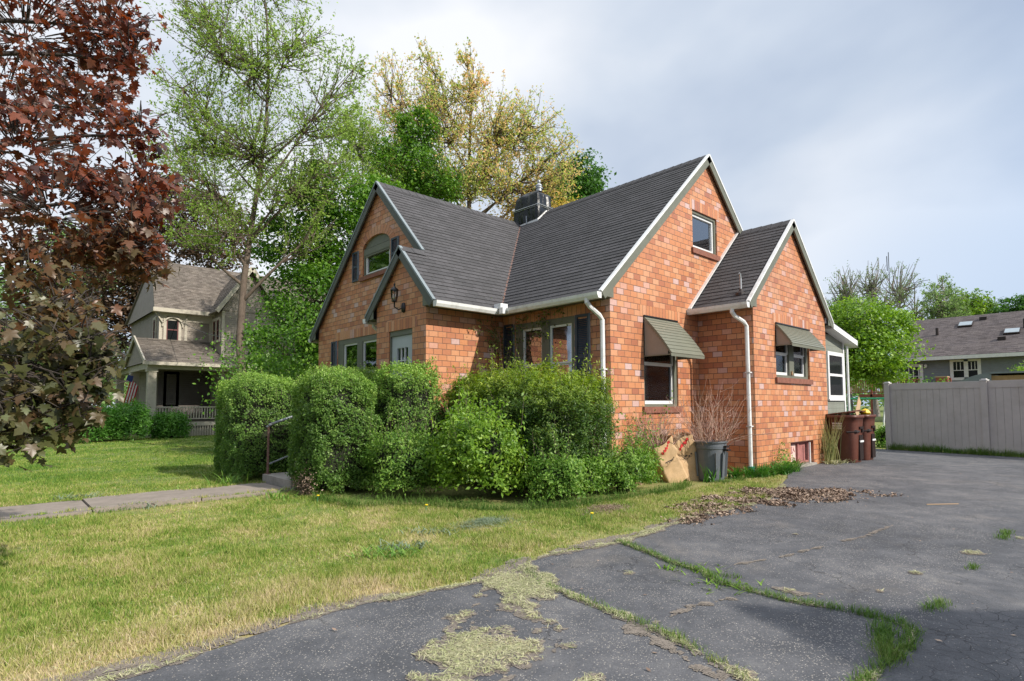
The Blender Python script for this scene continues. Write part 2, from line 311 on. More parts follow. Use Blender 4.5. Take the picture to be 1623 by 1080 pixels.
n9 = s.noise(1.6, 7, 0.62, P, out=1); s9 = s.n('ShaderNodeVectorMath', operation='SCALE'); s.l(n9, s9.inputs[0]); s9.inputs['Scale'].default_value = 0.9; s.l(s9.outputs[0], w2.inputs[1]); s.l(w2.outputs[0], v2.inputs['Vector'])
c2 = s.math('MULTIPLY', s.maprange(v2.outputs['Distance'], 0.002, 0.007, 1, 0), s.maprange(s.noise(0.8, 3, 0.5, P), 0.47, 0.55)); c = s.mix(s.math('MULTIPLY', c2, 0.7), c, (.018, .018, .02))
s.base(c).set(Roughness=0.86); s.p.inputs['Specular IOR Level'].default_value = 0.35
s.bump(s.math('SUBTRACT', s.math('ADD', s.math('MULTIPLY', fine, 0.6), s.math('MULTIPLY', dot, 0.6)), s.math('MULTIPLY', crk, 2.0)), 0.6, 0.006)
s = NT('straw_sheet'); P = s.pos(); n = s.noise(30, 4, 0.7, P); s.base(s.ramp(n, [(0.3, (.17, .16, .085)), (0.7, (.42, .40, .25))])).set(Roughness=0.95); s.bump(n, 0.8, 0.02)
s = NT('dust_sheet'); P = s.pos(); n = s.noise(40, 4, 0.7, P); s.base(s.ramp(n, [(0.3, (.14, .12, .10)), (0.7, (.27, .23, .195))])).set(Roughness=0.95); s.bump(n, 0.8, 0.01)
leafm('straw', [(.24, .27, .11), (.38, .40, .20), (.52, .50, .32), (.34, .24, .14)], 0.1, 0.8, 3)
leafm('litter', [(.10, .068, .05), (.21, .145, .11), (.33, .24, .18), (.50, .39, .30)], 0.0, 0.8, 3)
leafm('hedge_leaf', [(.10, .19, .035), (.19, .34, .06), (.31, .47, .09), (.48, .62, .16)], 0.32, 0.45, 5, spec=0.3, zgrad=(1.7, 2.6, [(.045, .10, .024), (.09, .185, .038), (.16, .28, .06), (.28, .40, .11)]))  # paler tops are new growth; lower palette darkened to paint in shade
leafm('yew_leaf', [(.075, .15, .016), (.16, .26, .024), (.29, .39, .036), (.50, .56, .07)], 0.28, 0.5, 2.2, zgrad=(1.7, 2.4, [(.018, .045, .010), (.042, .10, .018), (.10, .19, .028), (.26, .34, .05)]))  # golden tips above; lower leaf colours darkened to stand for shade
leafm('bright_leaf', [(.06, .13, .016), (.13, .25, .028), (.23, .38, .045), (.40, .54, .09)], 0.32, 0.45, 2.5)
leafm('weed_leaf', [(.065, .14, .024), (.12, .25, .038), (.23, .38, .065), (.36, .48, .13)], 0.32, 0.5, 2.5)
leafm('hosta_leaf', [(.03, .11, .02), (.07, .20, .03), (.14, .30, .05)], 0.3, 0.4, 3)
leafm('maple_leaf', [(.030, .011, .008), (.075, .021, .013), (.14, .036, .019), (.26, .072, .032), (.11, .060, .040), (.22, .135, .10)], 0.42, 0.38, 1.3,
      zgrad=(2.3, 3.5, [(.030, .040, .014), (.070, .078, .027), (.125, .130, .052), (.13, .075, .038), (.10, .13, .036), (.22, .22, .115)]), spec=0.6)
leafm('tall_leaf', [(.12, .19, .035), (.21, .32, .06), (.32, .45, .10), (.42, .54, .16)], 0.55, 0.5, 0.5)
leafm('dense_leaf', [(.030, .085, .014), (.075, .18, .023), (.15, .30, .04), (.29, .46, .08)], 0.36, 0.45, 0.7)
leafm('orange_leaf', [(.22, .36, .07), (.34, .47, .10), (.55, .52, .19), (.80, .52, .27), (.85, .60, .38)], 0.5, 0.5, 0.35)
leafm('darkgreen_leaf', [(.03, .09, .02), (.07, .17, .03), (.13, .27, .05)], 0.35, 0.5, 0.6)
leafm('gold_leaf', [(.22, .30, .05), (.50, .36, .09), (.66, .42, .17)], 0.45, 0.5, 0.5)
leafm('crimson_leaf', [(.030, .022, .014), (.07, .040, .024), (.12, .07, .04), (.08, .08, .032)], 0.3, 0.5, 0.4)
leafm('far_leaf', [(.09, .16, .05), (.18, .28, .09), (.28, .40, .13)], 0.4, 0.6, 0.3)
leafm('fern_leaf', [(.04, .13, .02), (.09, .24, .03), (.17, .36, .06)], 0.35, 0.5, 1.5)
leafm('silver_leaf', [(.15, .20, .13), (.24, .30, .20)], 0.2, 0.6, 3)
leafm('vine_leaf', [(.03, .06, .015), (.08, .12, .03), (.20, .24, .07), (.10, .05, .03)], 0.3, 0.5, 3)
leafm('reed_leaf', [(.14, .18, .06), (.26, .27, .11), (.40, .34, .19)], 0.3, 0.6, 3)
plain('dandelion', (.75, .55, .01), 0.7)
# ------------------------------------------------------------------ geometry helpers
def tag(o, label=None, cat=None, group=None, kind=None):
    if label: o['label'] = label
    if cat: o['category'] = cat
    if group: o['group'] = group
    if kind: o['kind'] = kind
    return o
def thing(name, label, cat, loc=(0, 0, 0), group=None):
    o = bpy.data.objects.new(name, None); C.objects.link(o); o.location = loc; o.empty_display_size = 0.2
    return tag(o, label, cat, group)
def woff(p):
    v = Vector((0, 0, 0))
    while p is not None: v += p.location; p = p.parent
    return v
def link(name, me, mats, parent):
    o = bpy.data.objects.new(name, me); C.objects.link(o); o.parent = parent
    for m in (mats if isinstance(mats, (list, tuple)) else [mats]): me.materials.append(MATS[m])
    return o
class MB:
    def __init__(s): s.v = []; s.f = []; s.uv = {}; s.mi = []; s.cur = 0
    def poly(s, pts, uv=None):
        b = len(s.v); s.v += [tuple(p) for p in pts]; s.f.append(tuple(range(b, b + len(pts))))
        s.mi.append(s.cur)
        if uv: s.uv[len(s.f) - 1] = uv
    def box(s, x0, x1, y0, y1, z0, z1):
        x0, x1 = min(x0, x1), max(x0, x1); y0, y1 = min(y0, y1), max(y0, y1); z0, z1 = min(z0, z1), max(z0, z1)
        P = [(x0, y0, z0), (x1, y0, z0), (x1, y1, z0), (x0, y1, z0), (x0, y0, z1), (x1, y0, z1), (x1, y1, z1), (x0, y1, z1)]
        for q in ((0, 3, 2, 1), (4, 5, 6, 7), (0, 1, 5, 4), (1, 2, 6, 5), (2, 3, 7, 6), (3, 0, 4, 7)): s.poly([P[i] for i in q])
        return s
    def beam(s, p, q, w, h, up=(0, 0, 1)):
        p = Vector(p); q = Vector(q); d = (q - p).normalized(); up = Vector(up); a = d.cross(up)
        a = a.normalized() * w / 2 if a.length > 1e-4 else Vector((w / 2, 0, 0)); b = a.cross(d).normalized() * h / 2
        P = [p - a - b, p + a - b, p + a + b, p - a + b, q - a - b, q + a - b, q + a + b, q - a + b]
        for k in ((0, 3, 2, 1), (4, 5, 6, 7), (0, 1, 5, 4), (1, 2, 6, 5), (2, 3, 7, 6), (3, 0, 4, 7)): s.poly([P[i] for i in k])
        return s
    def tube(s, pts, r, n=8, cap=True):
        pts = [Vector(p) for p in pts]; rs = r if isinstance(r, (list, tuple)) else [r] * len(pts); rings = []
        for i, p in enumerate(pts):
            d = (pts[min(i + 1, len(pts) - 1)] - pts[max(i - 1, 0)]).normalized()
            ref = Vector((0, 0, 1)) if abs(d.z) < 0.95 else Vector((1, 0, 0)); a = d.cross(ref).normalized(); b = d.cross(a)
            k = len(s.v); s.v += [tuple(p + (a * math.cos(2 * math.pi * j / n) + b * math.sin(2 * math.pi * j / n)) * rs[i]) for j in range(n)]; rings.append(k)
        for i in range(len(rings) - 1):
            for j in range(n):
                s.f.append((rings[i] + j, rings[i] + (j + 1) % n, rings[i + 1] + (j + 1) % n, rings[i + 1] + j)); s.mi.append(s.cur)
        if cap:
            s.f.append(tuple(rings[0] + j for j in range(n))); s.mi.append(s.cur)
            s.f.append(tuple(rings[-1] + j for j in reversed(range(n)))); s.mi.append(s.cur)
        return s
    def lathe(s, c, prof, n=20):
        c = Vector(c); k0 = len(s.v)
        for r, z in prof:
            for j in range(n): s.v.append((c.x + r * math.cos(2 * math.pi * j / n), c.y + r * math.sin(2 * math.pi * j / n), c.z + z))
        for i in range(len(prof) - 1):
            for j in range(n):
                a = k0 + i * n; s.f.append((a + j, a + (j + 1) % n, a + n + (j + 1) % n, a + n + j)); s.mi.append(s.cur)
        return s
    def holed(s, outer, holes, to3):
        L = [[Vector((a, b, 0)) for a, b in outer]] + [[Vector((a, b, 0)) for a, b in h] for h in holes]
        flat = [p for l in L for p in l]
        for t in tessellate_polygon(L):
            s.poly([to3(flat[i].x, flat[i].y) for i in t])
    def build(s, name, mats, parent=None, smooth=False, bevel=0):
        off = woff(parent); me = bpy.data.meshes.new(name)
        me.from_pydata([(v[0] - off.x, v[1] - off.y, v[2] - off.z) for v in s.v], [], s.f)
        for p, m in zip(me.polygons, s.mi): p.material_index = m; p.use_smooth = smooth
        ul = me.uv_layers.new(name='UVMap').data
        for p in me.polygons:
            n = p.normal; c = s.uv.get(p.index)
            for j, li in enumerate(p.loop_indices):
                if c: ul[li].uv = c[j]; continue
                v = s.v[me.loops[li].vertex_index]
                ul[li].uv = (v[1], v[2]) if abs(n.x) > max(abs(n.y), abs(n.z)) else ((v[0], v[2]) if abs(n.y) > abs(n.z) else (v[0], v[1]))
        o = link(name, me, mats, parent)
        if bevel:
            b = o.modifiers.new('bevel', 'BEVEL'); b.width = bevel; b.segments = 2; b.limit_method = 'ANGLE'
        return o
def npmesh(name, V, nper, mats, parent=None, smooth=False):
    """V: (N*nper,3) float array, one nper-gon per group"""
    V = np.ascontiguousarray(V, dtype=np.float32); off = np.array(woff(parent), dtype=np.float32); V = V - off
    n = len(V); nf = n // nper; me = bpy.data.meshes.new(name)
    me.vertices.add(n); me.vertices.foreach_set('co', V.ravel()); me.loops.add(n); me.loops.foreach_set('vertex_index', np.arange(n, dtype=np.int32))
    me.polygons.add(nf); me.polygons.foreach_set('loop_start', np.arange(0, n, nper, dtype=np.int32)); me.update(calc_edges=True)
    return link(name, me, mats, parent)
def npidx(name, V, T, mats, parent=None, smooth=False):
    V = np.ascontiguousarray(V, dtype=np.float32) - np.array(woff(parent), dtype=np.float32); T = np.ascontiguousarray(T, dtype=np.int32)
    k = T.shape[1]; me = bpy.data.meshes.new(name); me.vertices.add(len(V)); me.vertices.foreach_set('co', V.ravel().astype(np.float32))
    me.loops.add(T.size); me.loops.foreach_set('vertex_index', T.ravel()); me.polygons.add(len(T)); me.polygons.foreach_set('loop_start', np.arange(0, T.size, k, dtype=np.int32))
    me.update(calc_edges=True)
    if smooth: me.polygons.foreach_set('use_smooth', np.ones(len(T), dtype=bool))
    return link(name, me, mats, parent)
def nrm(a): return a / np.maximum(np.linalg.norm(a, axis=-1, keepdims=True), 1e-9)
def hashn(i, j, k, seed=0):
    h = (i.astype(np.int64) * 374761393 + j.astype(np.int64) * 668265263 + k.astype(np.int64) * 2147483647 + seed * 1274126177) & 0xffffffff
    h = ((h ^ (h >> 13)) * 1274126177) & 0xffffffff; return ((h ^ (h >> 16)) & 0xffff) / 65535.0
def vnoise(P, f, seed=0):
    P = np.asarray(P, dtype=float) * f
    if P.shape[-1] == 2: P = np.concatenate([P, np.zeros(P.shape[:-1] + (1,))], -1)
    i = np.floor(P).astype(np.int64); t = P - i; t = t * t * (3 - 2 * t); r = 0
    for a in (0, 1):
        for b in (0, 1):
            for c in (0, 1):
                wgt = (t[..., 0] if a else 1 - t[..., 0]) * (t[..., 1] if b else 1 - t[..., 1]) * (t[..., 2] if c else 1 - t[..., 2])
                r = r + wgt * hashn(i[..., 0] + a, i[..., 1] + b, i[..., 2] + c, seed)
    return r
def fbm(P, f, seed=0, o=4):
    r = 0; a = 0.5; tot = 0
    for k in range(o): r = r + a * vnoise(P, f * 2 ** k, seed + k); tot += a; a *= 0.55
    return r / tot
def frames(N, spin=None):
    """orthonormal frames (n,a,b) with normal N"""
    n = nrm(N); ref = np.where(np.abs(n[:, 2:3]) < 0.9, np.array([[0, 0, 1.]]), np.array([[1., 0, 0]]))
    a = nrm(np.cross(ref, n)); b = np.cross(n, a)
    th = rng.uniform(0, 2 * math.pi, len(n)) if spin is None else spin
    c, s_ = np.cos(th)[:, None], np.sin(th)[:, None]
    return n, a * c + b * s_, -a * s_ + b * c
def leaves(name, P, S, mat, parent=None, N=None, aspect=0.55, spin=None, fold=0.0):
    P = np.asarray(P, float); n = len(P)
    if N is None: N = rng.normal(size=(n, 3))
    S = np.broadcast_to(np.asarray(S, float), (n,))[:, None]
    nn, a, b = frames(N, spin)
    V = np.stack([P - b * S * .5, P + a * S * aspect * .5 + nn * S * fold, P + b * S * .5, P - a * S * aspect * .5 + nn * S * fold], 1).reshape(-1, 3)
    return npmesh(name, V, 4, mat, parent)
def inst(name, T, faces, P, N, S, mat, parent=None, spin=None, DIR=None):
    """bake many copies of a small leaf template (T: k x 3 in a,b,n axes) into one mesh"""
    nn, a, b = frames(N, spin)
    if DIR is not None:
        b = nrm(DIR - (DIR * nn).sum(1, keepdims=True) * nn); a = np.cross(b, nn)
    T = np.array(T, float); S = np.broadcast_to(np.asarray(S, float), (len(P),))[:, None, None]
    V = P[:, None, :] + S * (T[None, :, 0:1] * a[:, None, :] + T[None, :, 1:2] * b[:, None, :] + T[None, :, 2:3] * nn[:, None, :])
    k = len(T); I = (np.arange(len(P)) * k)[:, None, None] + np.array(faces)[None]
    return npidx(name, V.reshape(-1, 3), I.reshape(-1, len(faces[0])), mat, parent)

# ------------------------------------------------------------------ setting: ground
def noisy_edge(pts, amp, step, seed, closed=False):
    out = []; L = pts + ([pts[0]] if closed else [])
    for i in range(len(L) - 1):
        a, b = L[i], L[i + 1]; d = math.hypot(b[0] - a[0], b[1] - a[1]); n = max(1, int(d / step)); nx, ny = -(b[1] - a[1]) / d, (b[0] - a[0]) / d
        for k in range(n):
            t = k / n; x = a[0] + (b[0] - a[0]) * t; y = a[1] + (b[1] - a[1]) * t
            q = (float(fbm(np.array([[x, y]]), 3.0, seed, 5)[0]) - 0.5) * 2 * amp; out.append((x + nx * q, y + ny * q))
    if not closed: out.append(L[-1])
    return out
def in_poly(P, poly):
    x, y = P[:, 0], P[:, 1]; r = np.zeros(len(P), bool); n = len(poly)
    for i in range(n):
        x1, y1 = poly[i]; x2, y2 = poly[(i + 1) % n]
        if y1 == y2: continue
        c = ((y1 > y) != (y2 > y)) & (x < (x2 - x1) * (y - y1) / (y2 - y1) + x1); r ^= c
    return r
g = MB(); g.poly([(-400, -400, 0), (400, -400, 0), (400, 400, 0), (-400, 400, 0)]); tag(g.build('ground', 'lawn_soil'), kind='structure')
near_edge = noisy_edge([(-16, -2.45), (-7.1, -2.45), (-5.8, -2.34), (-4.9, -2.5), (-4.72, -2.58), (-4.24, -2.37), (-3.77, -2.38), (-3.14, -2.5), (-2.15, -2.39), (-0.84, -2.38), (0.3, -2.45), (1.3, -2.2), (2.0, -1.9), (3.2, -1.55), (4.4, -1.20)], 0.06, 0.08, 3)
DRV = near_edge + [(6.55, -1.16), (8.7, -0.85)] + noisy_edge([(9.0, -0.2), (11.4, 0.3), (11.45, -1.2), (10.9, -4.0), (9.0, -14.0)], 0.06, 0.15, 5) + [(9, -30), (-16, -30)]
m = MB(); m.holed(DRV, [], lambda a, b: (a, b, 0.012)); m.build('driveway', 'asphalt')['kind'] = 'structure'
m = MB()
for i in range(14):      # poured slabs of the front walk, running to the steps
    x1 = -4.17 - i * 1.22; x0 = x1 - 1.205; t = 0.012 * math.sin(i * 2.1)
    m.box(x0, x1, 2.93, 4.07, -0.1, 0.045 + t)
tag(m.build('front_walk', 'walk_concrete', bevel=0.008), kind='structure')
# ------------------------------------------------------------------ the brick house
H = thing('brick_house', 'orange glazed-brick cottage with steep dark shingled gables and black-wrapped chimney', 'house', (0, 0, 0))
GY = -1.124; VX = -1.851; GX = -1.286; WY = 2.694
MAINK = (6.54 - 3.167) / 3.665; WINK = 1.042
def mainz(a): return 3.167 + MAINK * (a + .335)
wb = MB()
def wall(outer, holes, ax, val, out, depth=0.13, arch=None):
    """brick skin with openings and their reveals. ax: constant axis; out: outward sign"""
    to = (lambda u, z, d=0.0: (u, val + out * d, z)) if ax == 'y' else (lambda u, z, d=0.0: (val + out * d, u, z))
    wb.holed(outer, holes, lambda u, z: to(u, z))
    for h in holes:
        for i in range(len(h)):
            a, b = h[i], h[(i + 1) % len(h)]
            wb.poly([to(*a), to(*b), to(b[0], b[1], -depth), to(a[0], a[1], -depth)],
                    uv=[(a[0] + a[1], 0.01), (b[0] + b[1], 0.01), (b[0] + b[1], depth), (a[0] + a[1], depth)])
def rect(u0, u1, z0, z1): return [(u0, z0), (u1, z0), (u1, z1), (u0, z1)]
W1 = (.957, 2.085, 1.281, 2.895); WA = (2.738, 3.741, 4.472, 5.268); W2 = (3.837, 5.589, 1.85, 2.923); WB = (4.423, 5.662, .02, .53)
WF = (.79, 2.32, 1.42, 2.905); WL = (5.30, 7.364, 1.42, 2.918); DO = (3.142, 3.971, .70, 2.76)
arch = [(4.92, 4.29), (6.14, 4.29), (6.14, 4.90)] + [(5.53 + .61 * math.cos(t), 4.90 + .27 * math.sin(t)) for t in np.linspace(0, math.pi, 13)[1:-1]] + [(4.92, 4.90)]
wall([(0, -.1), (2.873, -.1), (6.66, -.1), (6.66, 3.42), (3.33, 6.50), (0, 3.44)], [rect(*W1), rect(*WA)], 'y', 0, -1)
wall([(2.873, -.1), (6.599, -.1), (6.599, 3.46), (4.736, 5.155), (2.873, 3.46)], [rect(*W2), rect(*WB)], 'y', GY, -1, 0.16)
wall(rect(GY, 0, -.1, 3.46), [], 'x', 2.873, -1); wall(rect(GY, .2, -.1, 3.46), [], 'x', 6.599, 1)
wall(rect(0, WY, -.1, 3.44), [rect(*WF)], 'x', 0, -1)
wall(rect(VX, 0, -.1, 3.49), [], 'y', WY, -1)
wall([(WY, -.1), (4.456, -.1), (4.456, 3.40), (3.4986, 4.295), (WY, 3.49)], [rect(*DO)], 'x', VX, -1, 0.12)
wall(rect(VX, GX, -.1, 3.39), [], 'y', 4.456, 1)
wall([(WY, -.1), (8.46, -.1), (8.46, 3.38), (5.38, 6.28), (WY, 3.48)], [rect(*WL), arch], 'x', GX, -1)
wall(rect(GX, 6.66, -.1, 3.38), [], 'y', 8.46, 1); wall(rect(0, 8.46, -.1, 3.42), [], 'x', 6.66, 1)
wb.poly([(0, 8.46, 3.3), (6.66, 8.46, 3.3), (3.33, 8.46, 6.5)])
wb.build('wall', 'brick_tile', H)
# soldier courses over the openings, 3 mm proud
sb = MB()
def soldier(ax, val, out, u0, u1, z0, z1):
    to = (lambda u, z: (u, val + out * .004, z)) if ax == 'y' else (lambda u, z: (val + out * .004, u, z))
    q = MB(); q.poly([to(u0, z0), to(u1, z0), to(u1, z1), to(u0, z1)], uv=[(u0, .1), (u1, .1), (u1, .3), (u0, .3)]); q.build('brick_header', 'brick_soldier', H)
soldier('y', 0, -1, .86, 2.18, 2.897, 3.10); soldier('y', 0, -1, 2.64, 3.84, 5.27, 5.475); soldier('y', GY, -1, 3.74, 5.69, 2.925, 3.13)
soldier('x', 0, -1, .30, 2.66, 2.907, 3.07); soldier('x', VX, -1, 2.98, 4.14, 2.762, 2.96); soldier('x', GX, -1, 5.2, 7.48, 2.92, 3.12)
cx, cz = 5.53, 4.90
for k in range(17):
    t0, t1 = math.pi * k / 17, math.pi * (k + 1) / 17; p = lambda t, e: (GX - .005, cx + (.61 + e) * math.cos(t), cz + (.27 + e) * math.sin(t))
    sb.poly([p(t0, 0), p(t1, 0), p(t1, .2), p(t0, .2)], uv=[(k * .105, .1), (k * .105 + .105, .1), (k * .105 + .105, .3), (k * .105, .3)])
sb.build('brick_header', 'brick_soldier', H)

# ------------------------------------------------------------------ roofs, laid course by course
def clip(poly, ax, val, keep):
    out = []
    for i in range(len(poly)):
        a, b = poly[i], poly[(i + 1) % len(poly)]; ia = (a[ax] - val) * keep >= -1e-7; ib = (b[ax] - val) * keep >= -1e-7
        if ia: out.append(a)
        if ia != ib:
            t = (val - a[ax]) / (b[ax] - a[ax]); out.append((a[0] + (b[0] - a[0]) * t, a[1] + (b[1] - a[1]) * t))
    return out
def roof_plane(mb, pts, e, row=0.125, lift=0.011, thick=0.05):
    pts = [Vector(p) for p in pts]; e = Vector(e).normalized(); n = None
    for i in range(1, len(pts) - 1):
        c = (pts[i] - pts[0]).cross(pts[i + 1] - pts[0])
        if c.length > 1e-3: n = c.normalized(); break
    if n.z < 0: n = -n
    s_ = n.cross(e).normalized()
    if s_.z < 0: s_ = -s_
    o = min(pts, key=lambda p: p.z); uv = [((p - o).dot(e), (p - o).dot(s_)) for p in pts]
    vmax = max(b for a, b in uv); k = 0
    to = lambda u, v, h: o + e * u + s_ * v + n * h
    while k * row < vmax:
        v0, v1 = k * row, (k + 1) * row; q = clip(clip(uv, 1, v0, 1), 1, v1, -1)
        if len(q) >= 3:
            jit = 0.002 * math.sin(k * 3.7)
            mb.poly([to(u, v, (lift + jit) * (1 - (v - v0) / row)) for u, v in q], uv=[(u, v) for u, v in q])
            for i in range(len(q)):
                a, b = q[i], q[(i + 1) % len(q)]
                if abs(a[1] - v0) < 1e-5 and abs(b[1] - v0) < 1e-5 and abs(a[0] - b[0]) > 1e-4:
                    mb.poly([to(a[0], v0, lift + jit), to(b[0], v0, lift + jit), to(b[0], v0, -.004), to(a[0], v0, -.004)], uv=[(a[0], v0)] * 4)
        k += 1
    low = [to(u, v, -thick) for u, v in uv]; mb.poly(low[::-1], uv=[(0, 0)] * len(low))
    for i in range(len(uv)):
        a, b = uv[i], uv[(i + 1) % len(uv)]; mb.poly([to(*a, 0), to(*b, 0), to(*b, -thick), to(*a, -thick)], uv=[(0, 0)] * 4)
def ridge_cap(mb, p, q, kl, kr, side, wdt=.14):
    """overlapping cap pieces along a ridge. side: unit horizontal vector across the ridge, kl/kr slopes either side"""
    p, q = Vector(p), Vector(q); d = (q - p); L = d.length; d.normalize(); side = Vector(side); n = max(1, int(L / .2)); 
    for i in range(n):
        a = p + d * (L * i / n); b = p + d * (L * (i + 1) / n + .02); up = Vector((0, 0, .016)); up2 = Vector((0, 0, .026))
        for sg, k in ((1, kr), (-1, kl)):
            c = side * sg * wdt - Vector((0, 0, k * wdt))
            mb.poly([a + up2, b + up, b + c + up * .9, a + c + up2 * .9], uv=[(i, 0), (i + .9, 0), (i + .9, .1), (i, .1)])
rf = MB()
roof_plane(rf, [(-.335, -.085, 3.167), (-.335, 2.36, 3.167), (3.085, 5.38, 6.314), (3.33, 5.38, 6.54), (3.33, -.085, 6.54)], (0, 1, 0))
roof_plane(rf, [(3.085, 5.38, 6.314), (-.21, 8.6, 3.28), (3.33, 8.6, 6.54), (3.33, 5.38, 6.54)], (0, 1, 0))
roof_plane(rf, [(3.33, -.085, 6.54), (3.33, 8.6, 6.54), (6.99, 8.6, 3.167), (6.99, -.085, 3.167)], (0, 1, 0))
roof_plane(rf, [(-1.936, 2.36, 3.167), (-.335, 2.36, 3.167), (3.085, 5.38, 6.314), (-1.386, 5.38, 6.314), (-1.386, 3.4986, 4.353), (-1.936, 3.4986, 4.353)], (1, 0, 0))
roof_plane(rf, [(-1.386, 5.38, 6.314), (3.085, 5.38, 6.314), (-.21, 8.6, 3.28), (-.40, 8.795, 3.10), (-1.386, 8.795, 3.10)], (1, 0, 0))
roof_plane(rf, [(-1.936, 3.4986, 4.353), (-1.30, 3.4986, 4.353), (-1.30, 4.79, 3.127), (-1.936, 4.79, 3.127)], (1, 0, 0))
roof_plane(rf, [(2.55, -1.204, 3.195), (2.55, 0, 3.195), (4.736, 0, 5.19), (4.736, -1.204, 5.19)], (0, 1, 0))
roof_plane(rf, [(4.736, -1.204, 5.19), (4.736, -.09, 5.19), (6.92, -.09, 3.195), (6.92, -1.204, 3.195)], (0, 1, 0))
ridge_cap(rf, (3.33, -.085, 6.54), (3.33, 4.5, 6.54), MAINK, MAINK, (1, 0, 0)); ridge_cap(rf, (-1.386, 5.38, 6.314), (2.95, 5.38, 6.314), WINK, .94, (0, 1, 0))
ridge_cap(rf, (4.736, -1.204, 5.19), (4.736, -.1, 5.19), .91, .91, (1, 0, 0)); ridge_cap(rf, (-1.936, 3.4986, 4.353), (-1.40, 3.4986, 4.353), WINK, .93, (0, -1, 0))
RF = rf.build('roof', 'roof_shingle', H)
# valley metal with trapped debris, flashing
m = MB(); 
for i in range(26):
    t0, t1 = i / 26, (i + .8) / 26; a = Vector((-.335, 2.36, 3.167)); b = Vector((3.085, 5.38, 6.314)); p, q = a.lerp(b, t0), a.lerp(b, t1)
    m.poly([p + Vector((-.012, .018, .022)), q + Vector((-.012, .018, .022)), q + Vector((.018, -.012, .022)), p + Vector((.018, -.012, .022))])
m.build('valley_flashing', 'rust_iron', RF)
m = MB(); m.beam((2.50, -.012, 3.20), (4.70, -.012, 5.225), .02, .11, up=(0, 1, 0)); m.build('wall_flashing', 'white_metal', H)
# rakes: olive barge board with a pale drip strip on top
def rake(p, q, out, name='rake_board', strip='white_metal', drop=.15):
    p, q, out = Vector(p), Vector(q), Vector(out); d = (q - p).normalized(); n = d.cross(out).normalized()
    if n.z < 0: n = -n
    a = MB(); 
    for k0, k1, t0, t1 in ((0, .028, -.02, -drop),):
        P = [p + n * t0, q + n * t0, q + n * t1, p + n * t1]; Q = [x - out * .03 for x in P]; P = [x + out * .004 for x in P]
        a.poly(P); a.poly(Q[::-1])
        for i in range(4): a.poly([P[i], P[(i + 1) % 4], Q[(i + 1) % 4], Q[i]])
    b = a.build(name, 'olive_slate' if strip != 'white_metal' else 'olive_trim', H)
    s_ = MB(); P = [p + n * .022, q + n * .022, q - n * .012, p - n * .012]; Q = [x - out * .05 for x in P]; P = [x + out * .014 for x in P]
    s_.poly(P); s_.poly(Q[::-1])
    for i in range(4): s_.poly([P[i], P[(i + 1) % 4], Q[(i + 1) % 4], Q[i]])
    s_.build('drip_edge', strip, b)
S_ = (0, -1, 0); Wd = (-1, 0, 0)
rake((-.335, -.085, 3.167), (3.33, -.085, 6.54), S_); rake((6.99, -.085, 3.167), (3.33, -.085, 6.54), S_)
rake((2.55, -1.204, 3.195), (4.736, -1.204, 5.19), S_); rake((6.92, -1.204, 3.195), (4.736, -1.204, 5.19), S_)
rake((-1.386, 3.53, 4.386), (-1.386, 5.38, 6.314), Wd, strip='grey_drip'); rake((-1.386, 8.795, 3.10), (-1.386, 5.38, 6.314), Wd, strip='grey_drip')
rake((-1.936, 2.36, 3.167), (-1.936, 3.4986, 4.353), Wd, strip='grey_drip'); rake((-1.936, 4.79, 3.127), (-1.936, 3.4986, 4.353), Wd, strip='grey_drip')
# soffits closing the eave boxes
def sof(pts): q = MB(); q.poly(pts); q.build('soffit', 'olive_trim', H)
sof([(-.335, -.08, 3.10), (0, -.08, 3.10), (0, WY, 3.10), (-.335, 2.36, 3.10)]); sof([(-1.93, 2.36, 3.10), (-1.93, WY, 3.10), (0, WY, 3.10), (-.335, 2.36, 3.10)])
sof([(2.55, -1.2, 3.13), (2.873, -1.2, 3.13), (2.873, 0, 3.13), (2.55, 0, 3.13)]); sof([(6.599, -1.2, 3.13), (6.92, -1.2, 3.13), (6.92, 0, 3.13), (6.599, 0, 3.13)])
sof([(6.66, -.08, 3.1), (6.99, -.08, 3.1), (6.99, 8.6, 3.1), (6.66, 8.6, 3.1)]); sof([(-1.93, 4.456, 3.06), (-1.3, 4.456, 3.06), (-1.3, 4.79, 3.06), (-1.93, 4.79, 3.06)])
sof([(-1.38, 8.46, 3.04), (0, 8.46, 3.04), (0, 8.79, 3.04), (-1.38, 8.79, 3.04)])
# triangular returns at the gable ends of the eaves
for (a0, a1, b, z0, k, dz) in ((-.335, 0, -.08, 3.10, MAINK, .30), (2.55, 2.873, -1.2, 3.13, .913, .30), (6.92, 6.599, -1.2, 3.13, -.913, .30), (6.99, 6.66, -.08, 3.10, -MAINK, .30)):
    sof([(a0, b, z0), (a1, b, z0), (a1, b, z0 + abs(k) * abs(a1 - a0) + .03), (a0, b, z0 + .03)])
for (b0, b1, x, z0) in ((2.36, WY, -1.93, 3.10), (4.79, 4.456, -1.93, 3.06), (8.795, 8.46, -1.38, 3.03)):
    sof([(x, b0, z0), (x, b1, z0), (x, b1, z0 + abs(b1 - b0)), (x, b0, z0 + .03)])
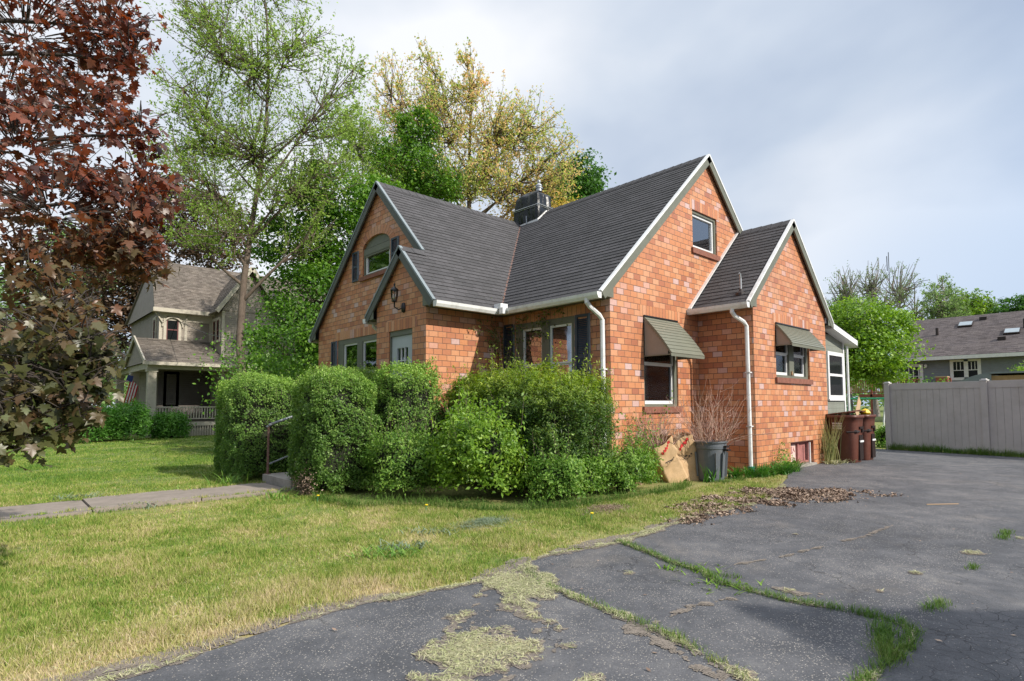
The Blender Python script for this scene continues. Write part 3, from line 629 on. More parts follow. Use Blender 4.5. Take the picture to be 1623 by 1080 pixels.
# gutters
def gutter(pts, out, caps=True, elb=None):
    m = MB(); out = Vector(out); a, b = Vector(pts[0]), Vector(pts[1])
    prof = [(0, 0), (0, -.10), (.075, -.10), (.105, -.05), (.115, 0), (.103, 0), (.095, -.045), (.07, -.088), (.012, -.088), (.012, 0)]
    P = [[p + out * x + Vector((0, 0, z)) for x, z in prof] for p in (a, b)]
    for i in range(len(prof)):
        j = (i + 1) % len(prof); m.poly([P[0][i], P[1][i], P[1][j], P[0][j]])
    if caps:
        for p in P: m.poly(p[:5])
    return m.build('gutter', 'white_metal', H)
gutter(((-.335, -.09, 3.15), (-.335, 2.36, 3.15)), (-1, 0, 0)); gutter(((-1.93, 2.36, 3.15), (-.335, 2.36, 3.15)), (0, -1, 0))
gutter(((2.55, -1.21, 3.18), (2.55, 0, 3.18)), (-1, 0, 0)); gutter(((-1.93, 4.79, 3.11), (-1.39, 4.79, 3.11)), (0, 1, 0)); gutter(((-1.38, 8.795, 3.09), (-.4, 8.795, 3.09)), (0, 1, 0))
gutter(((6.92, -1.21, 3.18), (6.92, 0, 3.18)), (1, 0, 0))
m = MB(); m.box(-.52, -.34, 2.17, 2.36, 3.155, 3.25); m.box(-.53, -.45, 2.10, 2.20, 3.045, 3.165); m.build('gutter_guard', 'white_paint', H)
# downspouts
def spout(pts, boot=None):
    m = MB(); m.tube(pts, .040, 8); o = m.build('downspout', 'white_metal', H, smooth=False)
    for z in (1.9, .9):
        b = MB(); x, y, _ = pts[-1]; b.box(x - .048, x + .048, y - .048, y + .048, z, z + .02); b.build('strap', 'white_metal', o)
    if boot: t = MB(); t.lathe((pts[-1][0], pts[-1][1], -.02), [(.075, 0), (.075, .04), (.062, .06), (.055, .17), (.066, .17), (.066, .19), (.0, .19)], 14); t.build('drain_boot', 'teal_plastic', o)
spout([(-.395, .17, 3.07), (-.395, .17, 3.01), (-.33, .16, 2.94), (-.14, .12, 2.82), (-.075, .105, 2.74), (-.07, .10, .1)])
spout([(2.50, -.90, 3.09), (2.50, -.90, 3.03), (2.56, -.92, 2.96), (2.74, -1.0, 2.86), (2.80, -1.03, 2.78), (2.81, -1.035, .12)], True)
spout([(-1.70, 4.85, 3.03), (-1.70, 4.85, 2.97), (-1.60, 4.80, 2.88), (-1.45, 4.66, 2.75), (-1.34, 4.55, 2.66), (-1.34, 4.52, .1)])
# ------------------------------------------------------------------ windows
def to3f(ax, val, out):
    def f(m, u0, u1, z0, z1, d0, d1):
        if ax == 'y': m.box(u0, u1, val + out * d0, val + out * d1, z0, z1)
        else: m.box(val + out * d0, val + out * d1, u0, u1, z0, z1)
    return f
def frame(m, f, u0, u1, z0, z1, w, d0, d1, wb=None, wt=None):
    wb = w if wb is None else wb; wt = w if wt is None else wt
    f(m, u0, u0 + w, z0, z1, d0, d1); f(m, u1 - w, u1, z0, z1, d0, d1); f(m, u0 + w, u1 - w, z0, z0 + wb, d0, d1); f(m, u0 + w, u1 - w, z1 - wt, z1, d0, d1)
def window(ax, val, out, o, sashes, meet=None, fw=.06, dep=.13, sill=True, cur=None, gl='glass', room=True, head=0, label=None, mat='olive_trim', screen=False):
    f = to3f(ax, val, out); u0, u1, z0, z1 = o
    w_ = MB(); frame(w_, f, u0, u1, z0, z1, fw, -dep, -dep + .09, fw * .8, fw + head)
    for a, b in zip(sashes[:-1], sashes[1:]): f(w_, a[1], b[0], z0 + fw * .8, z1 - fw - head, -dep, -dep + .095)
    if sashes[0][0] > u0 + fw: f(w_, u0 + fw, sashes[0][0], z0 + fw * .8, z1 - fw - head, -dep, -dep + .088)
    if sashes[-1][1] < u1 - fw: f(w_, sashes[-1][1], u1 - fw, z0 + fw * .8, z1 - fw - head, -dep, -dep + .088)
    W = w_.build('window', mat, H)
    if label: W['label'] = label
    zb, zt = z0 + fw * .8, z1 - fw - head
    for a, b in sashes:
        s1 = MB()
        if meet:
            frame(s1, f, a, b, zb, meet, .035, -dep + .012, -dep + .048, .06, .03); frame(s1, f, a, b, meet, zt, .035, -dep + .03, -dep + .066, .03, .04)
        else: frame(s1, f, a, b, zb, zt, .045, -dep + .02, -dep + .06)
        s1.build('sash', 'white_paint', W)
        p = MB()
        f(p, a + .03, b - .03, zb + .03, zt - .03, -dep + .022, -dep + .026) if not meet else (f(p, a + .03, b - .03, zb + .03, meet - .01, -dep + .022, -dep + .026), f(p, a + .03, b - .03, meet + .01, zt - .03, -dep + .042, -dep + .046))
        p.build('pane', gl, W)
        if cur:
            c = MB(); nfold = 26; x0, x1 = a + .03, b - .03
            for side in ((x0, x0 + (x1 - x0) * cur[1]), (x1 - (x1 - x0) * cur[1], x1)) if cur[0] == 'curtain' else ((x0, x1),):
                for k in range(nfold):
                    ua = side[0] + (side[1] - side[0]) * k / nfold; ub = side[0] + (side[1] - side[0]) * (k + 1) / nfold
                    da = -dep - .06 + (.018 * math.sin(k * 2.1) if cur[0] == 'curtain' else 0); db = -dep - .06 + (.018 * math.sin((k + 1) * 2.1) if cur[0] == 'curtain' else 0)
                    zl = zb + .02 if cur[0] == 'curtain' else zt - (zt - zb) * cur[1]
                    g3 = (lambda u, z, d: (u, val + out * d, z)) if ax == 'y' else (lambda u, z, d: (val + out * d, u, z))
                    c.poly([g3(ua, zl, da), g3(ub, zl, db), g3(ub, zt, db), g3(ua, zt, da)])
            c.build(cur[0], 'curtain' if cur[0] == 'curtain' else 'blind', W)
    r = MB(); f(r, u0 + .01, u1 - .01, z0 + .01, z1 - .01, -dep - .45, -dep - .44)
    for x in (u0, u1): f(r, x - .006, x + .006, z0, z1, -dep - .44, -dep)
    for z in (z0, z1): f(r, u0, u1, z - .006, z + .006, -dep - .44, -dep)
    r.build('dark_interior', 'dark_room', W)
    if sill:
        s2 = MB(); f(s2, u0 - .06, u1 + .06, z0 - .11, z0 - .003, -.05, .045); s2.build('sill', 'sill_brick', W)
    return W, f
W, f = window('y', 0, -1, W1, [(1.02, 2.0)], meet=2.06, fw=.06, gl='glass_screen', dep=.12)
t = MB(); f(t, 1.06, 1.96, 1.36, 1.74, -.16, -.155); t.build('lower_shade', 'bottom_panel', W)
window('y', 0, -1, WA, [(2.80, 3.68)], fw=.055, cur=('blind', .55), dep=.12, label='small square attic window')
W, f = window('y', GY, -1, W2, [(3.93, 4.58), (4.82, 5.47)], meet=2.34, fw=.07, gl='glass_screen', dep=.13, sill=True)
t = MB(); t.lathe((4.66, GY + .02, 1.93), [(0, -.02), (.02, -.01), (.022, .02), (.012, .05), (.02, .06), (0, .075)], 10); t.build('ornament', 'beige_wood', W)
t = MB(); f(t, 3.98, 4.53, 1.95, 2.18, -.17, -.165); f(t, 4.87, 5.42, 1.95, 2.18, -.17, -.165); t.build('lower_shade', 'bottom_panel', W)
window('x', 0, -1, WF, [(.86, 1.41), (1.60, 2.13)], meet=2.07, fw=.06, head=.06, dep=.10, gl='glass', cur=('curtain', .30), sill=True)
window('x', GX, -1, WL, [(5.42, 6.12), (6.37, 7.07)], meet=2.10, fw=.06, head=.06, dep=.10, gl='glass', sill=True)
# arched attic window
f = to3f('x', GX, -1); wm = MB(); frame(wm, f, 4.93, 6.13, 4.292, 4.80, .05, -.12, -.03)
P = arch[2:]; up = [(u, max(z, 4.80)) for u, z in P]
for i in range(len(up) - 1):
    wm.poly([(GX + .05, up[i][0], up[i][1]), (GX + .05, up[i + 1][0], up[i + 1][1]), (GX + .05, up[i + 1][0], 4.795), (GX + .05, up[i][0], 4.795)])
wm.box(GX + .02, GX + .05, 4.94, 6.12, 4.79, 4.93); wm.box(GX + .035, GX + .055, 4.94, 6.12, 4.945, 4.96)
WW = wm.build('window', 'olive_trim', H); WW['label'] = 'arched attic window with curtains'
s1 = MB(); frame(s1, f, 5.0, 6.06, 4.34, 4.79, .035, -.10, -.05); s1.build('sash', 'white_paint', WW)
p = MB(); p.box(GX + .08, GX + .084, 5.03, 6.03, 4.37, 4.77); p.build('pane', 'glass_clear', WW)
c = MB()
for a0, a1 in ((5.04, 5.36), (5.46, 5.74), (5.80, 6.02)):
    for k in range(14):
        ya = a0 + (a1 - a0) * k / 14; yb = a0 + (a1 - a0) * (k + 1) / 14; xa = GX + .17 + .02 * math.sin(k * 1.9); xb = GX + .17 + .02 * math.sin((k + 1) * 1.9)
        c.poly([(xa, ya, 4.34), (xb, yb, 4.34), (xb, yb, 4.80), (xa, ya, 4.80)])
c.build('curtain', 'curtain', WW)
r = MB(); r.box(GX + .5, GX + .51, 4.9, 6.15, 4.2, 5.2); r.build('dark_interior', 'dark_room', WW)
s2 = MB(); s2.box(GX - .05, GX + .05, 4.86, 6.24, 4.20, 4.288); s2.build('sill', 'sill_brick', WW)
# basement window in its recess
f = to3f('y', GY, -1); wm = MB(); frame(wm, f, 4.43, 5.655, .06, .525, .04, -.16, -.10); f(wm, 5.02, 5.08, .10, .485, -.16, -.09); wb_ = wm.build('window', 'pink_frame', H); wb_['label'] = 'pink basement window at ground level'
p = MB(); f(p, 4.47, 5.62, .1, .48, -.15, -.145); p.build('pane', 'glass', wb_)
p = MB(); f(p, 4.66, 5.0, .1, .47, -.135, -.13); p.build('board', 'pink_board', wb_)
p = MB(); f(p, 5.09, 5.52, .1, .47, -.135, -.13); p.build('rusty_panel', 'pink_frame', wb_)
p = MB(); y = GY + .127
p.poly([(4.76, y, .28), (4.80, y, .28), (4.815, y, .42), (4.77, y, .44)]); p.poly([(4.80, y, .29), (4.87, y, .34), (4.86, y, .30), (4.81, y, .27)])
p.poly([(4.86, y, .42), (4.90, y, .40), (4.97, y, .31), (4.94, y, .30)]); p.poly([(4.87, y, .37), (4.90, y, .38), (4.91, y, .34), (4.89, y, .33)]); p.build('mark', 'pink_frame', wb_)
s2 = MB(); s2.box(4.42, 5.67, GY - .06, GY + .14, -.02, .055); s2.build('sill', 'concrete', wb_)
s2 = MB(); s2.box(5.43, 5.46, GY - .01, GY + .02, .05, .50); s2.build('pipe_stub', 'white_metal', wb_)
# shutters
def shutter(ax, val, out, u0, u1, z0, z1):
    f = to3f(ax, val, out); m = MB(); frame(m, f, u0, u1, z0, z1, .045, .004, .034); f(m, u0 + .045, u1 - .045, (z0 + z1) / 2 - .03, (z0 + z1) / 2 + .03, .004, .030)
    o = m.build('shutter', 'shutter_blue', H); l = MB(); n = int((z1 - z0 - .1) / .032)
    for i in range(n):
        z = z0 + .05 + i * .032
        l.poly([(val + out * .010, u0 + .045, z + .03), (val + out * .010, u1 - .045, z + .03), (val + out * .026, u1 - .045, z), (val + out * .026, u0 + .045, z)])
    l.build('louvre', 'shutter_blue', o)
    e = MB(); f(e, u0 - .006, u0, z0, z1, .0, .036); f(e, u1, u1 + .006, z0, z1, .0, .036); e.build('edge', 'shutter_edge', o)
shutter('x', 0, -1, 2.345, 2.63, 1.4, 2.92); shutter('x', 0, -1, .43, .745, 1.4, 2.90); shutter('x', GX, -1, 7.40, 7.66, 1.4, 2.91); shutter('x', GX, -1, 5.0, 5.26, 1.4, 2.91)
shutter('x', GX, -1, 6.32, 6.59, 4.24, 4.95); shutter('x', GX, -1, 4.55, 4.83, 4.24, 4.92)
# metal slat awnings
def awning(val, u0, u1, zt, proj, zb, lab, side=True):
    n = 11; P = []
    for i in range(n + 1):
        t = i / n; d = proj * t; z = zt - (zt - zb) * (t * .86 + .14 * t ** 3); P.append((val - .01 - d, z))
    m = MB()
    for i in range(n):
        (y0, z0), (y1, z1) = P[i], P[i + 1]
        m.poly([(u0, y0, z0 + .004), (u1, y0, z0 + .004), (u1, y1 - .008, z1 + .010), (u0, y1 - .008, z1 + .010)]); m.poly([(u0, y1 - .008, z1 + .010), (u1, y1 - .008, z1 + .010), (u1, y1 + .010, z1 - .010), (u0, y1 + .010, z1 - .010)]); m.poly([(u0, y1 + .010, z1 - .010), (u1, y1 + .010, z1 - .010), (u1, y1, z1 + .004), (u0, y1, z1 + .004)])
    m.poly([(u0, P[-1][0], P[-1][1]), (u1, P[-1][0], P[-1][1]), (u1, P[-1][0] + .004, P[-1][1] - .05), (u0, P[-1][0] + .004, P[-1][1] - .05)])
    A = m.build('awning', 'awning_metal', H); A['label'] = lab
    for s_, u in (('l', u0), ('r', u1)):
        e = MB(); q = [(u, y, z + .014) for y, z in P] + [(u, y, z - .045) for y, z in reversed(P)]
        for i in range(n): e.poly([q[i], q[i + 1], q[2 * n + 1 - i - 1], q[2 * n + 1 - i]])
        e.beam((u, P[0][0], P[-1][1] - .02), (u, P[-1][0], P[-1][1] - .02), .02, .02); e.build('end_rib', 'awning_metal', A)
        c = MB(); uu = u + (.02 if s_ == 'l' else -.02); zz = P[-1][1] - .02; k = 12; ymax = (P[-1][0] - P[0][0]) * .86
        for i in range(k):
            ya, yb = P[0][0] + ymax * i / k, P[0][0] + ymax * (i + .86) / k
            zf = lambda y: np.interp(abs(y - P[0][0]), [abs(a - P[0][0]) for a, b in P], [b for a, b in P]) - .05
            c.poly([(uu, ya, zz), (uu, yb, zz), (uu, yb, zf(yb)), (uu, ya, zf(ya))])
        c.poly([(uu + .002, P[0][0], zz), (uu + .002, P[0][0] + ymax, zz), (uu + .002, P[0][0] + ymax, zf(P[0][0] + ymax)), (uu + .002, P[0][0], zf(P[0][0]))])
        c.build('side_panel', 'awning_side', A)
    t = MB(); t.box(u0, u1, val - .03, val + .0, zt + .01, zt + .035); t.build('head_rail', 'black_iron', A)
awning(0, .958, 2.075, 2.885, .55, 2.20, 'large olive metal awning')
awning(GY, 3.84, 5.59, 2.91, .31, 2.50, 'small olive metal awning')
# front door
f = to3f('x', VX, -1); m = MB(); frame(m, f, DO[0], DO[1], DO[2], DO[3], .035, -.12, -.02, .03, .10); D = m.build('door_frame', 'olive_trim', H)
m = MB(); z0, z1 = .74, 2.655; f(m, 3.178, 3.36, z0, z1, -.09, -.05); f(m, 3.75, 3.935, z0, z1, -.09, -.05); f(m, 3.36, 3.75, z0, 1.45, -.09, -.05); f(m, 3.36, 3.75, 2.42, z1, -.09, -.05)
D = m.build('door', 'door_grey', H); m = MB(); f(m, 3.36, 3.75, 1.45, 2.42, -.08, -.075); m.build('pane', 'glass', D)
m = MB()
for k in (1, 2): f(m, 3.36 + .13 * k - .008, 3.36 + .13 * k + .008, 1.45, 2.42, -.074, -.055)
for k in range(1, 4): f(m, 3.36, 3.75, 1.45 + .2425 * k - .008, 1.45 + .2425 * k + .008, -.074, -.056)
m.build('glazing_bar', 'white_paint', D)
m = MB(); m.lathe((VX + .03, 3.86, 1.62), [(.0, -.03), (.03, -.02), (.03, .02), (0, .03)], 10); m.build('handle', 'black_iron', D)
m = MB(); f(m, 3.15, 3.96, .705, 2.7, -.30, -.29); m.build('dark_interior', 'dark_room', D)
# wall lantern
L = MB(); y0 = 3.52; x0 = VX
L.lathe((x0 - .006, y0 - .09, 3.17), [(0, -.10), (.045, -.08), (.055, 0), (.045, .08), (0, .10)], 10)
L.tube([(x0 - .01, y0 - .09, 3.17), (x0 - .10, y0 - .05, 3.13), (x0 - .16, y0, 3.18), (x0 - .16, y0, 3.27)], .014, 6)
L.lathe((x0 - .16, y0, 3.27), [(0, 0), (.05, .01), (.055, .03), (.03, .035)], 12)
L.lathe((x0 - .16, y0, 3.49), [(.078, 0), (.082, .015), (.05, .05), (.02, .075), (.012, .10), (.022, .115), (.008, .14), (0, .17)], 12)
for k in range(6):
    t = k * math.pi / 3; cx_, sy_ = math.cos(t), math.sin(t)
    L.tube([(x0 - .16 + .05 * cx_, y0 + .05 * sy_, 3.30), (x0 - .16 + .068 * cx_, y0 + .068 * sy_, 3.38), (x0 - .16 + .075 * cx_, y0 + .075 * sy_, 3.495)], .005, 4)
LO = L.build('wall_lantern', 'black_iron', H, smooth=True)
g2 = MB(); g2.lathe((x0 - .16, y0, 3.30), [(.03, 0), (.062, .06), (.072, .19)], 12); g2.build('lantern_glass', 'glass_clear', LO)
g2 = MB(); g2.tube([(x0 - .16, y0, 3.31), (x0 - .16, y0, 3.42)], .014, 8); g2.build('bulb', 'white_paint', LO)
# vent pipe on the bump roof, doorbell
m = MB(); m.tube([(2.82, -.93, 3.40), (2.82, -.93, 3.70), (2.80, -.93, 3.78), (2.77, -.93, 3.80)], .018, 8); VP_ = m.build('vent_pipe', 'galv', H)
m = MB(); m.lathe((2.82, -.93, 3.40), [(.11, -.03), (.10, .02), (.04, .06), (.025, .10)], 12); m.build('boot', 'bin_dark', VP_)
m = MB(); m.box(VX - .02, VX, 4.28, 4.34, 1.85, 1.97); m.build('doorbell', 'black_iron', H)
# chimney wrapped in black sheet
def sheet_box(x0, x1, y0, y1, z0, z1, top, amp=.034, seed=3):
    V = []; T = []; n = 26
    def ring(z, gx, gy, k):
        for i in range(n * 4):
            s_, t = divmod(i, n); t /= n
            x, y = [(x0 + t * (x1 - x0), y0), (x1, y0 + t * (y1 - y0)), (x1 - t * (x1 - x0), y1), (x0, y1 - t * (y1 - y0))][s_]
            cx_, cy_ = (x0 + x1) / 2, (y0 + y1) / 2; x = cx_ + (x - cx_) * gx; y = cy_ + (y - cy_) * gy
            V.append((x, y, z))
    Z = np.linspace(z0, z1, 16).tolist(); G = [1 + .04 * math.sin(z * 7) for z in Z] 
    for k, (z, g_) in enumerate(zip(Z, G)): ring(z, g_, g_, k)
    for k in (1, 2, 3, 4): ring(z1 + top * (k / 4) ** .8, 1.02 - .17 * k, 1.02 - .17 * k, 9)
    V = np.array(V); d = fbm(V * np.array([1, 1, .35]), 5.5, seed, 4)[:, None] - .5; cen = np.array([[(x0 + x1) / 2, (y0 + y1) / 2, 0]])
    dr = V - cen; dr[:, 2] = 0; V = V + nrm(dr) * d * amp * 5; m_ = n * 4; rows = len(V) // m_
    for r_ in range(rows - 1):
        for i in range(m_): T.append((r_ * m_ + i, r_ * m_ + (i + 1) % m_, (r_ + 1) * m_ + (i + 1) % m_, (r_ + 1) * m_ + i))
    return V, T
V, T = sheet_box(3.0, 3.58, 4.65, 5.54, 5.9, 7.0, .16)
CH = npidx('chimney', V, T, 'black_sheet', H, smooth=True); CH['label'] = 'chimney wrapped in black plastic sheet'
for z in (6.66, 6.62):
    m = MB()
    o_ = .035 if z > 6.64 else .03
    for a, b in (((3 - o_, 4.65 - o_), (3.58 + o_, 4.65 - o_)), ((3 - o_, 5.54 + o_), (3 - o_, 4.65 - o_))): m.tube([(*a, z + .02), (*b, z)], .013 if z > 6.64 else .008, 6)
    m.build('strap', 'galv', CH)
m = MB(); m.beam((2.98, 4.6, 6.235), (2.98, 5.5, 6.20), .03, .06); m.beam((2.98, 4.62, 6.24), (3.33, 4.62, 6.55), .03, .05); m.build('flashing', 'white_metal', CH)
m = MB(); m.tube([(2.94, 5.0, 6.2), (2.94, 5.01, 6.42)], .015, 5); m.build('rod', 'galv', CH)
m = MB(); m.lathe((3.2, 4.78, 7.10), [(.075, 0), (.075, .07), (.10, .08), (.10, .10), (.07, .11), (.07, .13), (.095, .14), (.085, .17), (.05, .20), (.03, .23), (.045, .26), (.045, .30), (.0, .33)], 16); m.build('flue_cap', 'galv', CH)
# sun room at the back
m = MB(); m.box(6.64, 8.52, -.9, 2.5, -.1, 3.02)
P = [(6.64, 3.01), (8.52, 3.01), (8.52, 2.80), (8.52, 3.01)]
SR = m.build('sun_room', 'green_siding', H); SR['label'] = 'green sided sun room with white window'
f = to3f('y', -.9, -1); m = MB(); frame(m, f, 7.32, 8.42, 1.44, 2.60, .09, .0, .03); f(m, 7.41, 8.33, 2.0, 2.06, .0, .028); f(m, 8.46, 8.54, 0, 3.0, -.02, .02); f(m, 7.3, 8.44, 1.40, 1.44, 0, .05)
w_ = m.build('sun_room_window', 'white_paint', SR); p = MB(); f(p, 7.41, 8.33, 1.53, 2.51, .002, .008); p.build('pane', 'glass_dark', SR)
m = MB(); m.poly([(6.5, -1.15, 3.36), (8.85, -1.15, 2.96), (8.85, 2.7, 2.96), (6.5, 2.7, 3.36)]); m.box(6.5, 9.05, 2.7, 2.72, 2.9, 2.95); rr = m.build('sun_room_roof', 'roof_shingle', SR)
m = MB(); m.beam((6.62, -1.13, 3.25), (8.85, -1.13, 2.875), .03, .13); m.beam((8.82, -1.1, 2.88), (8.82, 2.6, 2.88), .05, .13); m.poly([(6.6, -1.13, 3.19), (9.0, -1.13, 2.78), (9.0, -.9, 2.78), (6.6, -.9, 3.19)]); m.build('sun_room_fascia', 'white_paint', SR)
m = MB(); m.tube([(8.62, -.96, 2.8), (8.62, -.96, .1)], .03, 6); m.build('sun_room_downspout', 'white_metal', SR)

# ------------------------------------------------------------------ front steps and handrail
m = MB()
for i, x in enumerate((-4.15, -3.62, -3.10)): m.box(x, -1.86, 2.92, 4.14, -.1 + .172 * i, .172 * (i + 1) - .003 * (i < 0))
m.box(-2.6, -1.86, 2.86, 4.2, .4, .70)
tag(m.build('concrete_steps', 'concrete', bevel=.012), 'worn concrete steps rising between the clipped hedges to the front door', 'steps')
t = thing('handrail', 'rusty pipe handrail on the left side of the concrete steps', 'handrail', (-4.0, 4.06, .17))
m = MB(); m.tube([(-4.08, 4.1, .17), (-4.08, 4.1, 1.0)], .021, 8); m.lathe((-4.08, 4.1, .172), [(.05, 0), (.05, .012), (0, .012)], 10); m.build('post', 'rust_iron', t)
m = MB(); m.tube([(-4.11, 4.1, .96), (-4.04, 4.1, 1.01), (-2.4, 4.1, 1.56), (-2.4, 4.1, .70)], .021, 8); m.build('top_rail', 'pipe_metal', t)
m = MB(); m.tube([(-4.06, 4.1, .34), (-2.4, 4.1, .92)], .014, 8); m.build('lower_rail', 'pipe_metal', t)
# ------------------------------------------------------------------ grey rubbish can and its twigs
t = thing('trash_can', 'grey plastic rubbish can packed with pruned twigs in the corner of the brick walls', 'rubbish can', (1.66, -.86, 0))
cx_, cy_ = 1.66, -.86
m = MB(); m.lathe((cx_, cy_, 0), [(0, .01), (.20, .0), (.215, .03), (.245, .50), (.25, .55), (.262, .56), (.265, .60), (.262, .655), (.285, .66), (.285, .69), (.265, .69), (.25, .62), (.21, .05), (0, .04)], 40); m.build('body', 'can_plastic', t, smooth=False, bevel=0)
for a in (2.2, 4.2, 5.35):
    m = MB(); c_, s_ = math.cos(a), math.sin(a); n_ = Vector((c_, s_, 0)); tt = Vector((-s_, c_, 0))
    for w_, z0, z1, r0, r1 in ((.055, .08, .50, .225, .255),):
        for sgn in (-1, 1): m.beam(Vector((cx_, cy_, z0)) + n_ * (r0 + .006) + tt * sgn * w_, Vector((cx_, cy_, z1)) + n_ * (r1 + .006) + tt * sgn * (w_ + .015), .016, .03, up=n_)
    m.build('rib', 'can_plastic', t)
for a in (1.0, 4.75):
    m = MB(); n_ = Vector((math.cos(a), math.sin(a), 0)); tt = Vector((-n_.y, n_.x, 0)); c0 = Vector((cx_, cy_, .60)) + n_ * .285
    m.beam(c0 - tt * .06, c0 + tt * .06, .05, .03); m.beam(c0 - tt * .05 - U * .06, c0 + tt * .05 - U * .06, .03, .10, up=n_); m.build('handle', 'bin_dark', t)
def twigs(name, label, grp, base, rad, h, n, spread, mat, seed, lean=(0, 0)):
    r = np.random.default_rng(seed); m = MB()
    for i in range(n):
        a = r.uniform(0, 6.28); q = rad * math.sqrt(r.uniform(0, 1)); p = Vector((base[0] + q * math.cos(a), base[1] + q * math.sin(a), base[2] - .12)); L = h * r.uniform(.35, 1) ** .8
        d = Vector((math.cos(a) * q / rad * spread + lean[0] + r.normal(0, .13), math.sin(a) * q / rad * spread + lean[1] + r.normal(0, .13), 1)).normalized(); pts = [p]; k = 5
        for j in range(k):
            d = (d + Vector(r.normal(0, .17, 3))).normalized(); pts.append(pts[-1] + d * L / k)
        r0 = r.uniform(.0045, .0085); m.tube(pts, [r0 * (1 - .75 * j / k) for j in range(k + 1)], 4, cap=False)
        for b in range(r.integers(2, 6)):
            j = r.integers(1, k); q0 = pts[j]; dd = (d + Vector(r.normal(0, .55, 3))).normalized(); dd.z = abs(dd.z)
            Lb = L * r.uniform(.12, .38); m.tube([q0, q0 + dd * Lb * .5, q0 + (dd + Vector((0, 0, .25))).normalized() * Lb], [r0 * .55, r0 * .4, r0 * .2], 3, cap=False)
    return tag(m.build(name, mat), label, 'twigs', grp)
twigs('twig_bundle', 'tall tangle of bare reddish twigs standing in the grey rubbish can', 'pruned twigs', (1.66, -.86, .68), .20, 1.25, 75, .75, 'twig', 1)
# ------------------------------------------------------------------ two paper yard-waste sacks
def sack(label, base, top, w_, dp, face, seed, mouth):
    """open, creased paper sack from base centre to top centre; face = outward horizontal direction of its front"""
    base, top, fc = Vector(base), Vector(top), Vector(face).normalized(); ax = (top - base); L = ax.length; ax.normalize(); si = ax.cross(fc).normalized(); fr = si.cross(ax).normalized()
    t = thing('paper_sack', label, 'paper sack', tuple(base), 'paper yard-waste sacks')
    n = 10; rows = 26; V = []
    for k in range(rows + 1):
        v = k / rows; ww = w_ * (1 + .10 * v); dd = dp * (1 + mouth * v ** 3 - .25 * math.sin(v * 6) * .2)
        for i in range(4 * n):
            s_, u = divmod(i, n); u /= n
            x, y = [(-.5 + u, .5), (.5, .5 - u), (.5 - u, -.5), (-.5, -.5 + u)][s_]
            cut = .10 * v ** 6 * (math.sin(i * .55 + seed) * .6)
            V.append(base + ax * (L * v + cut * L * .5) + si * x * ww + fr * y * dd)
    V = np.array([tuple(p) for p in V]); d = fbm(V, 9, seed, 3)[:, None] - .5; d2 = np.abs(fbm(V, 5, seed + 5, 2)[:, None] - .5)
    cen = np.array([tuple(base + ax * (L * (k / rows))) for k in range(rows + 1) for _ in range(4 * n)])
    env = np.sin(np.clip(np.repeat(np.arange(rows + 1) / rows, 4 * n), 0.02, 1) * 2.6)[:, None].clip(.15, 1)
    V = V + nrm(V - cen) * (d * .075 + d2 * -.08) * env; m4 = 4 * n
    T = [(r * m4 + i, r * m4 + (i + 1) % m4, (r + 1) * m4 + (i + 1) % m4, (r + 1) * m4 + i) for r in range(rows) for i in range(m4)]
    npidx('body', V, T, 'kraft', t)
    m = MB(); m.poly([tuple(V[i]) for i in range(m4)]); m.build('bottom', 'kraft', t)
    # printed marks lying on the front face
    def mark(name, mat, cells):
        mm = MB()
        for u, v, su, sv in cells:
            i = int((u) * n); r = int(v * rows); i = min(max(i, 0), n - 1); r = min(max(r, 0), rows - 1)
            A, B, D_, E_ = [Vector(V[q]) for q in (r * m4 + i, r * m4 + i + 1, (r + 1) * m4 + i + 1, (r + 1) * m4 + i)]
            fu = u * n - i; fv = v * rows - r; P = lambda a, b: A * (1 - a) * (1 - b) + B * a * (1 - b) + D_ * a * b + E_ * (1 - a) * b
            o = (B - A).cross(E_ - A).normalized(); o = o if o.dot(fr) > 0 else -o; c = P(fu, fv) + o * .006; a_ = (B - A).normalized() * su; b_ = (E_ - A).normalized() * sv
            mm.poly([c - a_ - b_, c + a_ - b_ * .8, c + a_ * .9 + b_, c - a_ * .8 + b_])
        mm.build(name, mat, t)
    r = random.Random(seed)
    mark('red_print', 'red_ink', [(.28 + .06 * k + r.uniform(-.02, .02), .80 + .018 * k + r.uniform(-.03, .03), .017, .026) for k in range(9)])
    mark('black_print', 'black_ink', [(.3 + .1 * k, .58 + r.uniform(-.02, .02), .015, .012) for k in range(5)] + [(.25 + .05 * k, .50 + .006 * k, .007, .003) for k in range(10)] + [(.35 + .1 * k, .54, .006, .009) for k in range(4)])
    return t, base + ax * L
sack('leaning brown paper sack with red print, left one beside the shrubs', (1.12, -.50, .0), (.70, -.42, .70), .38, .22, (-.50, -1, 0), 2, .5)
sack('crumpled brown paper sack with a dented front, next to the grey rubbish can', (1.56, -.60, .0), (1.27, -.42, .72), .40, .22, (-.50, -1, 0), 5, .8)
twigs('twig_bundle', 'thin reddish twigs sticking out of the left paper sack', 'pruned twigs', (.70, -.40, .64), .13, .80, 60, .45, 'twig', 4, (-.05, .1))
twigs('twig_bundle', 'short cut twigs and stubs heaped in the dented paper sack', 'pruned twigs', (1.26, -.38, .68), .16, .40, 90, .35, 'twig_pale', 5, (.05, .08))
